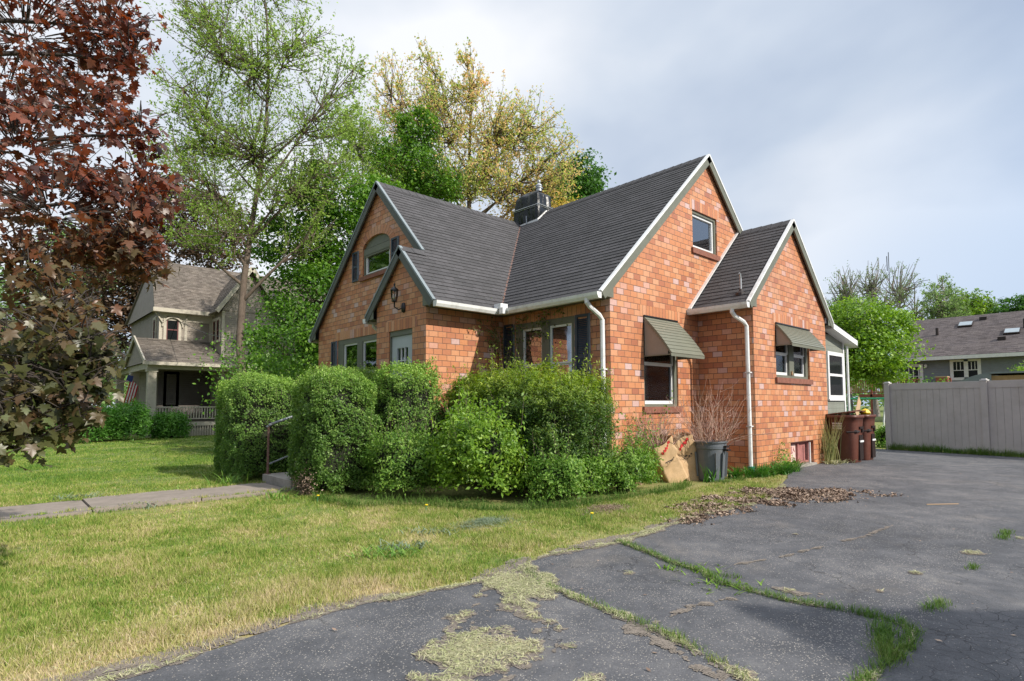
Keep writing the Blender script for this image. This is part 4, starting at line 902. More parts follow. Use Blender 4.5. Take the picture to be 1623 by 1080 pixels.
# ------------------------------------------------------------------ brown wheeled bins
def wheelie(x, y, label):
    t = thing('wheeled_bin', label, 'wheeled bin', (x, y, 0), 'brown wheeled bins beside the house')
    V = []; rows = [(0.0, .80), (.06, .84), (.5, .90), (.85, .97), (.95, 1.0), (.955, 1.07), (1.02, 1.08), (1.02, .99), (.9, .93)]; n = 40
    for z, s_ in rows:
        for i in range(n):
            a = 2 * math.pi * i / n; c_, q = math.cos(a), math.sin(a); rr = (abs(c_) ** 5 + abs(q) ** 5) ** (-1 / 5)
            V.append((x + .34 * s_ * rr * c_, y + .31 * s_ * rr * q, z * 1.03 + .015))
    T = [(r * n + i, r * n + (i + 1) % n, (r + 1) * n + (i + 1) % n, (r + 1) * n + i) for r in range(len(rows) - 1) for i in range(n)]
    npidx('body', V, T, 'bin_plastic', t, smooth=False)
    xf = x - .34 * .93; yf = y - .31 * .93     # faces seen: -x (side) and -y (front)
    m = MB(); m.box(x - .06, x + .18, yf - .012, yf + .08, .07, .62); m.build('recess', 'bin_dark', t)
    m = MB(); m.box(x - .06, x + .18, yf - .025, yf + .02, .46, .50); m.build('latch_bar', 'white_paint', t)
    m = MB(); m.box(x - .08, x + .16, yf - .035, yf + .02, .76, .81); m.box(x + .08, x + .16, yf - .035, yf + .02, .68, .76); m.build('grip', 'bin_dark', t)
    m = MB(); m.tube([(x - .10, yf - .02, .70), (x - .22, yf + .02, .70), (xf - .02, y - .12, .69)], [.02, .05, .02], 8); m.build('lift_boss', 'bin_dark', t)
    m = MB(); m.box(xf - .03, xf + .10, y + .2, y + .30, .0, .22); m.build('wheel', 'bin_dark', t)
    m = MB(); r = random.Random(int(x * 100))
    for row in range(3):
        yy = y + .16
        for k in range(9):
            wd = r.uniform(.012, .022); m.box(xf - .036, xf - .024, yy - wd, yy, .86 - row * .052, .895 - row * .052); yy -= wd + .006
    m.build('stencil', 'mark_white', t)
    m = MB(); m.beam((x - .30, y + .30, 1.05), (x + .34, y + .30, 1.05), .06, .05)
    m.poly([(x - .33, y + .31, 1.06), (x + .35, y + .31, 1.06), (x + .35, y - .22, 1.16), (x - .33, y - .20, 1.13)]); m.poly([(x - .33, y + .31, 1.085), (x + .35, y + .31, 1.085), (x + .35, y - .22, 1.185), (x - .33, y - .20, 1.155)])
    m.poly([(x - .33, y + .31, 1.06), (x - .33, y - .20, 1.13), (x - .33, y - .20, 1.155), (x - .33, y + .31, 1.085)]); m.poly([(x - .33, y - .20, 1.13), (x + .35, y - .22, 1.16), (x + .35, y - .22, 1.185), (x - .33, y - .20, 1.155)])
    m.build('lid', 'bin_plastic', t); return t
wheelie(6.78, -1.42, 'nearer brown wheeled bin with white stencilled lettering and a half-closed lid'); wheelie(7.60, -1.44, 'second brown wheeled bin, mostly hidden behind the nearer one')
m = MB(); m.beam((6.90, -1.62, 1.05), (7.25, -1.60, 1.42), .20, .012, up=(0, 1, 0)); tag(m.build('cardboard_sheet', 'card'), 'piece of cardboard sticking out of the nearer brown bin', 'cardboard')
V = nrm(rng.normal(size=(400, 3)))
m = MB(); m.lathe((7.55, -1.62, 1.06), [(0, 0), (.09, .01), (.12, .05), (.08, .11), (.04, .13), (0, .15)], 7); tag(m.build('yellow_bag', 'yellow_bag', smooth=False), 'bright yellow bag on top of the second brown bin', 'bag')
# ------------------------------------------------------------------ vinyl privacy fence
t = thing('vinyl_fence', 'taupe vinyl privacy fence along the far end of the driveway', 'fence', (11.5, -1.1, 0))
FA = Vector((11.55, -1.10, 0)); FD = Vector((-.19, -1, 0)).normalized(); FN = Vector((-FD.y, FD.x, 0)); FN = -FN if FN.x > 0 else FN
for i in range(6):
    p = FA + FD * 2.28 * i; m = MB(); m.beam(p, p + U * 1.90, .135, .135, up=FN); q = m.build('post', 'fence_vinyl', t)
    m = MB(); m.beam(p + U * 1.90, p + U * 1.925, .16, .16, up=FN); m.beam(p + U * 1.925, p + U * 1.95, .10, .10, up=FN); m.build('post_cap', 'fence_cap', q)
    if i < 5:
        a, b = p + FD * .07, p + FD * 2.21
        m = MB()
        nb = 14
        for k in range(nb):
            u0, u1 = a.lerp(b, k / nb + .0012), a.lerp(b, (k + 1) / nb - .0012); m.beam(u0 + U * .95, u1 + U * .95, .03, 1.66, up=U)
        m.build('panel', 'fence_vinyl', t)
        m = MB(); m.beam(a + U * .12, b + U * .12, .05, .15); m.build('rail', 'fence_vinyl', t); m = MB(); m.beam(a + U * 1.80, b + U * 1.80, .05, .17); r_ = m.build('rail', 'fence_vinyl', t)
        m = MB(); m.beam(a + U * 1.889, b + U * 1.889, .052, .010); m.build('rail_top', 'fence_cap', r_)
# ------------------------------------------------------------------ pale blue-grey house beyond the fence
def sc3(p, s_=1.3): return (CAM.x + s_ * (p[0] - CAM.x), CAM.y + s_ * (p[1] - CAM.y), CAM.z + s_ * (p[2] - CAM.z))
XG = sc3((32.06, 0, 0))[0]
gb = lambda b: -5.83 + 1.3 * (b + 5.83); gz = lambda z: 1.32 + 1.3 * (z - 1.32)
t = thing('grey_house', 'long grey-sided house with a brown shingled roof and skylights beyond the fence', 'house', (XG, 0, 0))
m = MB(); m.box(XG, XG + 13, gb(-14), gb(3.75), 0, gz(4.0)); m.build('wall', 'blue_siding', t)
m = MB(); y0, y1 = gb(-14.3), gb(3.62); y2 = gb(4.0); zE, zR = gz(3.97), gz(6.75)
roof_plane(m, [(XG - .7, y0, zE), (XG - .7, y1, zE), (XG + 6.5, y1, zR), (XG + 6.5, y0, zR)], (0, 1, 0), .15, .012); roof_plane(m, [(XG + 6.5, y0, zR), (XG + 6.5, y1, zR), (XG + 13.7, y1, zE), (XG + 13.7, y0, zE)], (0, 1, 0), .6, .012)
G = m.build('roof', 'brown_shingle', t); m = MB(); m.box(XG - .78, XG - .70, y0, y1, zE - .28, zE - .03); m.build('gutter', 'white_trim', G)
m = MB(); m.poly([(XG - .7, y1 - .01, zE - .1), (XG + 13.7, y1 - .01, zE - .1), (XG + 6.5, y1 - .01, zR - .1)]); m.poly([(XG - .7, y0, zE - .3), (XG, y0, zE - .3), (XG, y1, zE - .3), (XG - .7, y1, zE - .3)]); m.build('gable', 'blue_siding', t)
sl_ = (zR - zE) / 7.2; onr = lambda x: zE + (x - XG + .7) * sl_
for (x, y, sx_, sy_) in ((XG + 4.2, gb(.65), .8, .9), (XG + 2.2, gb(-1.6), .8, .9)):
    m = MB(); m.beam((x, y, onr(x) + .08), (x + sx_, y, onr(x + sx_) + .08), sy_, .12); q = m.build('skylight', 'bin_dark', G)
    m = MB(); m.beam((x + .06, y, onr(x + .06) + .15), (x + sx_ - .06, y, onr(x + sx_ - .06) + .15), sy_ - .1, .02); m.build('pane', 'skylight', q)
for (x, y, h) in ((XG + 3.1, gb(1.85), .55), (XG + 3.3, gb(-2.1), .65)): m = MB(); m.tube([(x, y, onr(x)), (x, y, onr(x) + h)], .10, 8); m.build('vent_pipe', 'bin_dark', G)
for (x, y) in ((XG + 5.3, gb(-.1)), (XG + 1.3, gb(-1.25))): m = MB(); m.box(x, x + .3, y - .22, y + .22, onr(x) - .05, onr(x) + .28); m.build('roof_vent', 'bin_dark', G)
f = to3f('x', XG, -1)
m = MB(); frame(m, f, gb(-.46), gb(.90), gz(2.60), gz(3.79), .2, 0, .06); f(m, gb(.09), gb(.28), gz(2.6), gz(3.79), 0, .06); Wn = m.build('window', 'white_trim', t)
m = MB(); f(m, gb(.26), gb(.78), gz(2.7), gz(3.62), .01, .02); f(m, gb(-.35), gb(.10), gz(2.7), gz(3.62), .01, .02); m.build('pane', 'glass_dark', Wn)
m = MB(); f(m, gb(-.34), gb(.77), gz(3.13), gz(3.17), .02, .05)
for b in (.6, .43, -.05, -.2): f(m, gb(b) - .02, gb(b) + .02, gz(3.17), gz(3.6), .02, .05)
m.build('glazing_bar', 'white_trim', Wn)
m = MB(); frame(m, f, gb(2.15), gb(3.48), gz(1.75), gz(3.6), .2, 0, .06); Dn = m.build('sliding_door', 'white_trim', t)
m = MB(); f(m, gb(2.34), gb(3.36), gz(1.75), gz(3.42), .01, .02); m.build('pane', 'glass_dark', Dn); m = MB()
for b in (2.36, 2.62, 2.84, 3.08, 3.3): f(m, gb(b) - .03, gb(b) + .03, gz(1.75), gz(3.42), .02, .05)
for z in (2.4, 2.9): f(m, gb(2.34), gb(3.36), gz(z) - .02, gz(z) + .02, .02, .04)
m.build('glazing_bar', 'white_trim', Dn)
m = MB(); m.lathe((XG - .15, gb(2.0), gz(3.45)), [(0, -.1), (.08, -.08), (.10, .1), (0, .2)], 8); m.build('porch_lamp', 'white_trim', t)
DX = XG - 4
d = thing('deck', 'raised red-brown wooden deck with a dark railing behind the fence', 'deck', (DX, gb(3), 0)); m = MB(); m.box(DX, XG - .02, gb(.3), gb(4.6), gz(1.7), gz(1.85)); m.build('floor', 'deck_wood', d)
m = MB(); m.beam((DX, gb(1.7), gz(2.62)), (DX, gb(5.5), gz(2.62)), .08, .08); m.build('rail', 'deck_wood', d); m = MB(); m.beam((DX, gb(1.7), gz(1.95)), (DX, gb(5.5), gz(1.95)), .05, .05); m.build('rail', 'deck_wood', d)
m = MB()
for k in range(44): y = gb(1.7) + (gb(5.5) - gb(1.7)) * k / 43; m.box(DX - .02, DX + .02, y - .02, y + .02, gz(1.95), gz(2.62))
m.build('baluster', 'deck_wood', d)['kind'] = 'stuff'
for y in (gb(.4), gb(2), gb(4), gb(5.4)): m = MB(); m.box(DX, DX + .12, y - .06, y + .06, 0, gz(2.64)); m.build('post', 'deck_wood', d)
m = MB(); m.box(DX - .05, DX + .7, gb(.52), gb(1.0), gz(1.86), gz(2.68)); q = tag(m.build('deck_box', 'deck_wood'), 'red storage box standing on the deck behind the fence', 'box')
m = MB(); m.box(DX - .08, DX + .73, gb(.50), gb(1.02), gz(2.68), gz(2.73)); m.build('lid', 'card', q)
t = thing('patio_chair', 'weathered patio chair on the deck in front of the grey house', 'chair', (DX + 1.5, gb(1.45), gz(1.85)))
x, y, z = DX + 1.5, gb(1.45), gz(1.85)
m = MB(); m.box(x - .25, x + .25, y - .25, y + .25, z + .40, z + .46); m.build('seat', 'beige_wood', t); m = MB(); m.beam((x + .2, y, z + .46), (x + .38, y, z + 1.05), .5, .05); m.build('backrest', 'screen_grey', t)
for a in (-.22, .22):
    for b in (-.22, .22): m = MB(); m.tube([(x + a, y + b, z), (x + a, y + b, z + .4)], .02, 6); m.build('leg', 'screen_grey', t)
# shed with a curved pale roof and a timber side
t = thing('garden_shed', 'low shed with a curved pale roof and timber side behind the fence', 'shed', (29, -2, 0)); sx_, sy0, sy1 = 27.5, -3.9, .2
m = MB(); m.box(sx_, sx_ + 3, -4.4, -1.05, 0, 2.62); m.build('wall', 'beige_wood', t); m = MB(); n = 12
for i in range(n):
    u0, u1 = i / n, (i + 1) / n; zz = lambda u: 2.02 + .74 * math.sin(u * math.pi / 2) ** .8
    ya, yb = .25 - 1.7 * u0, .25 - 1.7 * u1; m.poly([(sx_ - .1, ya, zz(u0)), (sx_ - .1, yb, zz(u1)), (sx_ + 3, yb, zz(u1)), (sx_ + 3, ya, zz(u0))]); m.poly([(sx_ - .1, ya, 0), (sx_ - .1, yb, 0), (sx_ - .1, yb, zz(u1)), (sx_ - .1, ya, zz(u0))])
m.box(sx_ - .15, sx_ + 3, -4.5, -1.4, 2.72, 2.80); m.build('roof', 'blue_siding', t)
# swing set
t = thing('swing_set', 'small green and silver swing frame on the back lawn', 'swing set', (22, 2.3, 0))
m = MB(); m.tube([(21.5, 2.9, 1.55), (21.9, 1.55, 1.55)], .05, 6); m.build('top_bar', 'green_metal', t)
for x, y in ((21.5, 2.9), (21.9, 1.55)):
    for s_ in (-1, 1): m = MB(); m.tube([(x, y, 1.55), (x + s_ * .6, y, 0)], .035, 6); m.build('leg', 'green_metal' if y > 2 else 'silver', t)
# ------------------------------------------------------------------ Victorian neighbour
V_ = thing('victorian_house', 'beige clapboard Victorian house with a columned front porch', 'house', (1, 26, 0))
m = MB(); m.box(-1.83, 9, 24.6, 31.4, 0, 5.88); m.build('wall', 'vic_siding', V_)
m = MB(); m.box(.42, 6, 23.0, 24.6, 0, 5.85); m.poly([(.42, 22.98, 5.85), (2.9, 22.98, 5.85), (1.66, 22.98, 7.9)]); m.build('bay_wall', 'vic_siding', V_)
m = MB(); roof_plane(m, [(-2.1, 24.25, 5.86), (9.3, 24.25, 5.86), (9.3, 28, 8.85), (-1.6, 28, 8.85)], (1, 0, 0), .15, .015); roof_plane(m, [(-2.1, 31.75, 5.86), (9.3, 31.75, 5.86), (9.3, 28, 8.85), (-1.6, 28, 8.85)], (1, 0, 0), .5, .015)
roof_plane(m, [(.15, 22.75, 5.75), (.15, 26, 5.75), (1.66, 26, 8.0), (1.66, 22.75, 8.0)], (0, 1, 0), .15, .015); roof_plane(m, [(3.2, 22.75, 5.75), (3.2, 26, 5.75), (1.66, 26, 8.0), (1.66, 22.75, 8.0)], (0, 1, 0), .15, .015)
RV = m.build('roof', 'old_shingle', V_); m = MB(); m.poly([(-2.0, 24.3, 5.8), (-2.0, 31.7, 5.8), (-1.55, 28, 8.75)]); m.build('roof_gable', 'vic_siding', V_)
m = MB(); m.box(-2.15, 9.3, 24.18, 24.26, 5.68, 5.86); m.box(-2.15, .4, 24.26, 24.6, 5.68, 5.72); m.beam((.12, 22.72, 5.72), (1.66, 22.72, 8.0), .05, .18); m.beam((3.22, 22.72, 5.72), (1.66, 22.72, 8.0), .05, .18); m.build('eave_trim', 'vic_trim', V_)
f = to3f('y', 24.6, -1); m = MB()
for u in (-1.83, -.78, .30): f(m, u, u + .12, 3.2, 5.7, 0, .03)
f(m, -1.83, .42, 5.35, 5.68, 0, .025); m.box(.42, .54, 22.97, 23.0, 0, 5.8); m.box(2.0, 2.12, 22.97, 23.0, 0, 5.8); m.build('corner_board', 'vic_trim', V_)
def vwin(ax, val, out, u0, u1, z0, z1, parent, archd=False):
    f = to3f(ax, val, out); m = MB(); frame(m, f, u0 - .12, u1 + .12, z0 - .1, z1 + .14, .12, 0, .05); W = m.build('window', 'vic_trim', parent)
    m = MB(); frame(m, f, u0, u1, z0, z1, .045, 0, .035); f(m, u0, u1, (z0 + z1) / 2 - .025, (z0 + z1) / 2 + .025, 0, .04); m.build('sash', 'vic_sash', W)
    m = MB(); f(m, u0 + .04, u1 - .04, z0 + .04, z1 - .04, .005, .012); m.build('pane', 'glass_dark', W)
    return W
vwin('y', 24.6, -1, -1.53, -1.03, 4.30, 5.52, V_); vwin('y', 24.6, -1, -1.46, -1.06, 1.35, 2.80, V_); vwin('x', .42, -1, 23.25, 23.65, 4.45, 5.4, V_); vwin('x', .42, -1, 23.85, 24.25, 4.45, 5.4, V_); vwin('x', -1.83, -1, 25.2, 25.6, 4.3, 5.4, V_)
m = MB()
for s_ in (-1, 1):
    c = -1.28
    for k in range(6):
        a0, a1 = k * .26, (k + 1) * .26; m.beam((c + s_ * (.42 * math.cos(a0)), 24.50, 5.05 + .45 * math.sin(a0)), (c + s_ * (.42 * math.cos(a1)), 24.50, 5.05 + .45 * math.sin(a1)), .06, .05, up=(0, 1, 0))
    m.beam((c + s_ * .72, 24.5, 5.68), (c + s_ * .40, 24.5, 5.2), .05, .05, up=(0, 1, 0))
m.build('eave_bracket', 'vic_trim', V_)
m = MB(); m.box(-2.45, 4, 22.5, 24.6, .45, .62); m.box(-2.45, -1.85, 24.6, 33, .45, .62); m.box(-2.35, 4, 22.6, 24.5, 0, .35); PF = m.build('porch_floor', 'vic_trim', V_)
m = MB(); m.box(-1.8, 4, 24.55, 24.59, .6, 2.95); m.build('porch_back_wall', 'vic_dark_siding', V_)
m = MB(); m.box(-2.6, 4, 22.45, 22.75, 2.93, 3.2); m.box(-2.6, -2.3, 22.75, 34, 2.93, 3.2); m.build('porch_beam', 'vic_trim', V_)
m = MB(); roof_plane(m, [(-2.75, 22.15, 3.22), (4, 22.15, 3.22), (4, 24.62, 4.45), (-2.75, 24.62, 4.45)], (1, 0, 0), .14, .015); roof_plane(m, [(-2.75, 27.1, 3.22), (-1.8, 27.1, 3.22), (-1.8, 24.62, 4.45), (-2.75, 24.62, 4.45)], (1, 0, 0), .14, .015)
roof_plane(m, [(-2.8, 27, 3.25), (-2.8, 35, 3.25), (-1.2, 35, 4.6), (-1.2, 27, 4.6)], (0, 1, 0), .14, .015); m.build('porch_roof', 'old_shingle', V_)
m = MB(); m.poly([(-2.70, 22.3, 3.2), (-2.70, 27, 3.2), (-2.70, 24.62, 4.4)]); m.build('porch_gable', 'vic_siding', V_)
m = MB(); m.box(-2.85, 4, 22.06, 22.16, 3.08, 3.22); m.beam((-2.78, 22.1, 3.2), (-2.78, 24.62, 4.45), .06, .16); m.beam((-2.78, 27.15, 3.2), (-2.78, 24.62, 4.45), .06, .16); m.box(-2.9, -2.78, 27.1, 35, 3.1, 3.25); m.build('porch_fascia', 'vic_trim', V_)
for x, y in ((-2.42, 22.62), (-2.42, 26.4), (-2.42, 30.4), (3.0, 22.62)):
    m = MB(); m.box(x - .16, x + .16, y - .16, y + .16, .55, 2.93); m.box(x - .2, x + .2, y - .2, y + .2, 2.80, 2.93); m.box(x - .2, x + .2, y - .2, y + .2, 0, .75); m.build('column', 'vic_trim', V_)
m = MB(); m.box(-2.3, 3, 22.58, 22.66, 1.25, 1.31); m.box(-2.3, 3, 22.59, 22.65, .74, .79); RL = m.build('porch_rail', 'vic_trim', V_); m = MB()
for k in range(48): x = -2.2 + k * .11; m.box(x, x + .04, 22.6, 22.64, .79, 1.25)
m.build('baluster', 'vic_trim', RL); m = MB()
for k in range(50): x = -2.2 + k * .105; m.box(x, x + .05, 22.52, 22.54, .02, .45)
m.build('porch_skirt', 'vic_trim', V_)
# flag hanging from the porch column
t = thing('flag', 'striped red, white and blue flag hanging from a porch column of the beige house', 'flag', (-2.6, 26.2, 1.2))
m = MB(); m.tube([(-2.45, 26.2, 2.0), (-2.62, 25.9, 2.78)], .02, 6); m.build('pole', 'beige_wood', t)
for k in range(7):
    m = MB(); n = 8
    for i in range(n):
        x0 = -2.66 - i * .035 + k * .045; z0 = 2.62 - i * .16 - k * .05; m.poly([(x0, 25.88 + .01 * (i % 2), z0), (x0 + .045, 25.88 + .01 * (i % 2), z0 - .05), (x0 + .010, 25.88 + .01 * ((i + 1) % 2), z0 - .21), (x0 - .035, 25.88 + .01 * ((i + 1) % 2), z0 - .16)])
    m.build('stripe', 'flag_red' if k % 2 == 0 else 'flag_white', t)
m = MB(); m.poly([(-2.78, 25.87, 2.80), (-2.55, 25.87, 2.74), (-2.60, 25.87, 2.46), (-2.85, 25.87, 2.52)]); m.build('canton', 'flag_blue', t)
# white van-like car parked far beyond the porch
t = thing('parked_car', 'white vehicle parked in the street beyond the beige house', 'car', (-6, 60, 0)); x0, y0 = -6.5, 60
m = MB(); m.box(x0, x0 + 1.9, y0, y0 + 4.6, .45, 1.1); m.box(x0 + .1, x0 + 1.8, y0 + .9, y0 + 4.3, 1.1, 1.75); m.build('body', 'car_white', t, bevel=.12)
m = MB(); m.box(x0 + .08, x0 + 1.82, y0 + 1.0, y0 + 4.2, 1.18, 1.62); m.build('side_window', 'glass_dark', t)
for yy in (y0 + .9, y0 + 3.6):
    m = MB(); m.tube([(x0 - .02, yy, .34), (x0 + .25, yy, .34)], .34, 16); m.build('wheel', 'bin_dark', t)
# service wire to the corner of the brick house
m = MB(); a, b = Vector((-1.32, 8.5, 3.35)), Vector((-1.1, 24.6, 5.4)); m.tube([a.lerp(b, k / 16) - U * (.55 * math.sin(math.pi * k / 16)) for k in range(17)], .012, 5); tag(m.build('service_wire', 'wire_black'), 'thin overhead wire running from the brick house to the beige house', 'wire')
# antenna mast far behind
t = thing('antenna_mast', 'thin antenna mast rising above the bare trees', 'antenna', (80.2, 15.1, 0)); m = MB(); m.tube([(80.2, 15.1, 0), (80.2, 15.1, 21.5)], .045, 5); m.build('mast', 'wire_black', t)
m = MB(); m.tube([(79.6, 16.4, 16.6), (81.0, 11.0, 17.2)], .03, 4); m.tube([(80.2, 15.3, 19), (80.2, 15.3, 21)], .05, 4); m.build('aerial', 'wire_black', t)
# neighbour's gabled house on the right-hand side, whose gable shades the drive
t = thing('neighbour_house', 'gabled house standing out of frame to the right, its gable shading the near driveway', 'house', (-2, -15, 0))
m = MB(); hx, hy, hz, k_ = -2.05, -12.6, 5.9, 1.0; m.box(hx - 4, hx + 4.6, hy - 9, hy, 0, hz - 4.0); m.poly([(hx - 4, hy, hz - 4), (hx + 4.6, hy, hz - 4.0), (hx, hy, hz)]); m.build('wall', 'blue_siding', t)
m = MB(); roof_plane(m, [(hx, hy + .1, hz), (hx, hy - 9, hz), (hx + 4.6, hy - 9, hz - 4.6), (hx + 4.6, hy + .1, hz - 4.6)], (0, 1, 0), .5, .01); roof_plane(m, [(hx, hy + .1, hz), (hx, hy - 9, hz), (hx - 4, hy - 9, hz - 4), (hx - 4, hy + .1, hz - 4)], (0, 1, 0), .5, .01); m.build('roof', 'brown_shingle', t)

CROWN = {
'maple':[(-7.46,1.64,5.08,0.75,0.68),(-6.85,1.08,5.14,0.37,0.43),(-7.1,0.77,4.13,0.52,0.29),(-6.68,0.92,4.81,0.16,0.37),(-7.5,0.31,3.43,0.51,0.41),(-6.7,-0.02,3.71,0.19,0.17),(-7.3,-0.14,2.83,0.59,0.41),(-6.8,-0.2,3.04,0.29,0.29),(-6.76,-0.23,2.61,0.25,0.31),(-6.7,-0.15,3.24,0.19,0.19),(-7.48,-0.38,2.26,0.23,0.27),(-6.98,-0.17,2.58,0.31,0.15),(-7.4,-0.59,1.83,0.33,0.27),(-7.24,-0.88,1.54,0.22,0.22),(-7.12,-0.99,1.58,0.1,0.15),(-7.51,-0.9,1.34,0.27,0.25),(-7.49,-1.05,1.06,0.18,0.16),(-7.23,-0.48,2.0,0.19,0.28)],
'tall':[(-2.0,12.12,15.15,2.07,1.7),(-2.96,13.01,12.7,1.41,1.51),(-0.96,11.15,12.69,1.13,1.32),(-1.95,12.07,11.89,1.51,1.7),(-3.63,12.94,10.81,1.1,1.1),(-0.36,10.6,10.48,1.04,1.51),(-1.8,12.35,9.44,2.11,1.73),(-2.93,12.71,8.04,1.49,1.12),(0.02,10.93,8.91,1.16,1.16),(-1.04,11.23,7.91,1.32,1.13),(-2.58,11.97,6.4,1.28,0.82),(-3.19,13.22,9.9,1.13,1.32)],
'dense':[(0.69,12.36,8.46,1.26,0.95),(-0.08,13.06,6.73,1.16,1.26),(1.81,12.68,6.78,1.33,1.55),(0.42,12.61,4.78,1.47,1.47),(-0.72,12.3,2.99,1.2,0.9),(0.9,12.16,3.08,1.05,1.26),(2.46,12.08,8.37,0.89,1.11)],
'willowy':[(2.9,14.4,11.63,1.46,1.95),(3.46,13.88,9.59,1.71,1.22),(2.34,14.92,12.4,0.73,1.22)],
'birch':[(4.84,15.33,14.81,1.06,2.0),(6.25,14.02,13.67,1.86,1.86),(5.74,14.5,16.5,0.59,0.8),(7.36,13.0,15.08,0.93,1.6),(8.92,12.92,13.59,1.94,1.94),(9.97,11.95,13.88,1.52,1.66),(10.8,11.19,12.71,1.25,0.97),(6.46,13.83,11.16,2.93,1.6),(9.54,12.35,11.27,2.22,1.39),(7.26,13.1,16.49,0.43,0.93)],
'brightmid':[(5.1,13.73,12.62,0.76,1.02),(4.72,14.07,11.15,1.4,1.02),(5.68,13.19,10.48,1.02,0.76)],
'darkgreen':[(16.37,14.2,14.0,1.17,1.1),(15.72,14.8,13.28,1.37,1.37),(15.45,15.05,11.86,2.06,1.72)],
'crimsonmid':[(2.5,33.83,12.41,2.79,2.39),(0.68,35.52,14.07,2.0,2.0),(-1.32,37.36,10.37,2.39,3.59),(-2.69,38.63,6.32,2.0,2.39),(-0.37,36.48,7.92,1.6,2.39),(-3.93,39.77,8.35,2.0,2.39)],
'farleft':[(-1.75,56.82,13.91,3.33,3.33),(-4.38,59.25,6.04,2.77,3.33),(-1.52,56.61,6.02,2.77,3.33),(-6.95,61.63,9.41,3.33,4.99)],
'rmaple':[(19.45,1.82,4.8,1.28,1.06),(20.43,0.92,4.53,0.8,0.96),(19.61,1.68,3.46,1.6,0.96),(20.18,1.15,2.65,0.8,0.59),(19.48,2.48,3.5,0.76,1.63)],
'bare1':[(53.62,12.45,12.71,1.71,2.32)],
'bare2':[(58.9,11.66,14.31,1.93,2.44)],
'bare3':[(63.39,10.23,14.06,2.13,2.66),(64.54,9.17,11.35,2.0,1.66)],
'tr1':[(60.35,6.23,11.12,2.13,1.83),(60.75,5.87,9.57,2.44,1.22)],
'tr2':[(64.93,4.73,11.47,1.77,1.64),(66.07,3.67,10.82,1.52,1.26)],
'tr3':[(59.16,0.53,9.64,1.22,1.22),(58.23,1.39,9.09,0.89,0.67)],
'trbare':[(69.06,7.71,14.12,1.51,1.51),(70.59,6.3,14.11,1.24,1.24)],
'nbushL':[(-5.04,19.7,0.41,0.95,0.73),(-4.05,19.46,0.61,1.05,0.84),(-3.27,19.42,0.71,0.6,0.76)],
'nbushR':[(-2.38,19.96,0.43,0.75,0.65),(-2.18,19.09,0.4,0.44,0.49)],
'rshrub':[(20.99,1.77,1.32,0.72,0.94),(21.17,1.6,0.5,0.55,0.83)],
'lowleft':[(-2.48,9.83,2.05,0.5,1.0),(-1.75,10.53,2.81,0.53,1.06),(-1.42,9.54,2.41,0.52,0.69)],
}
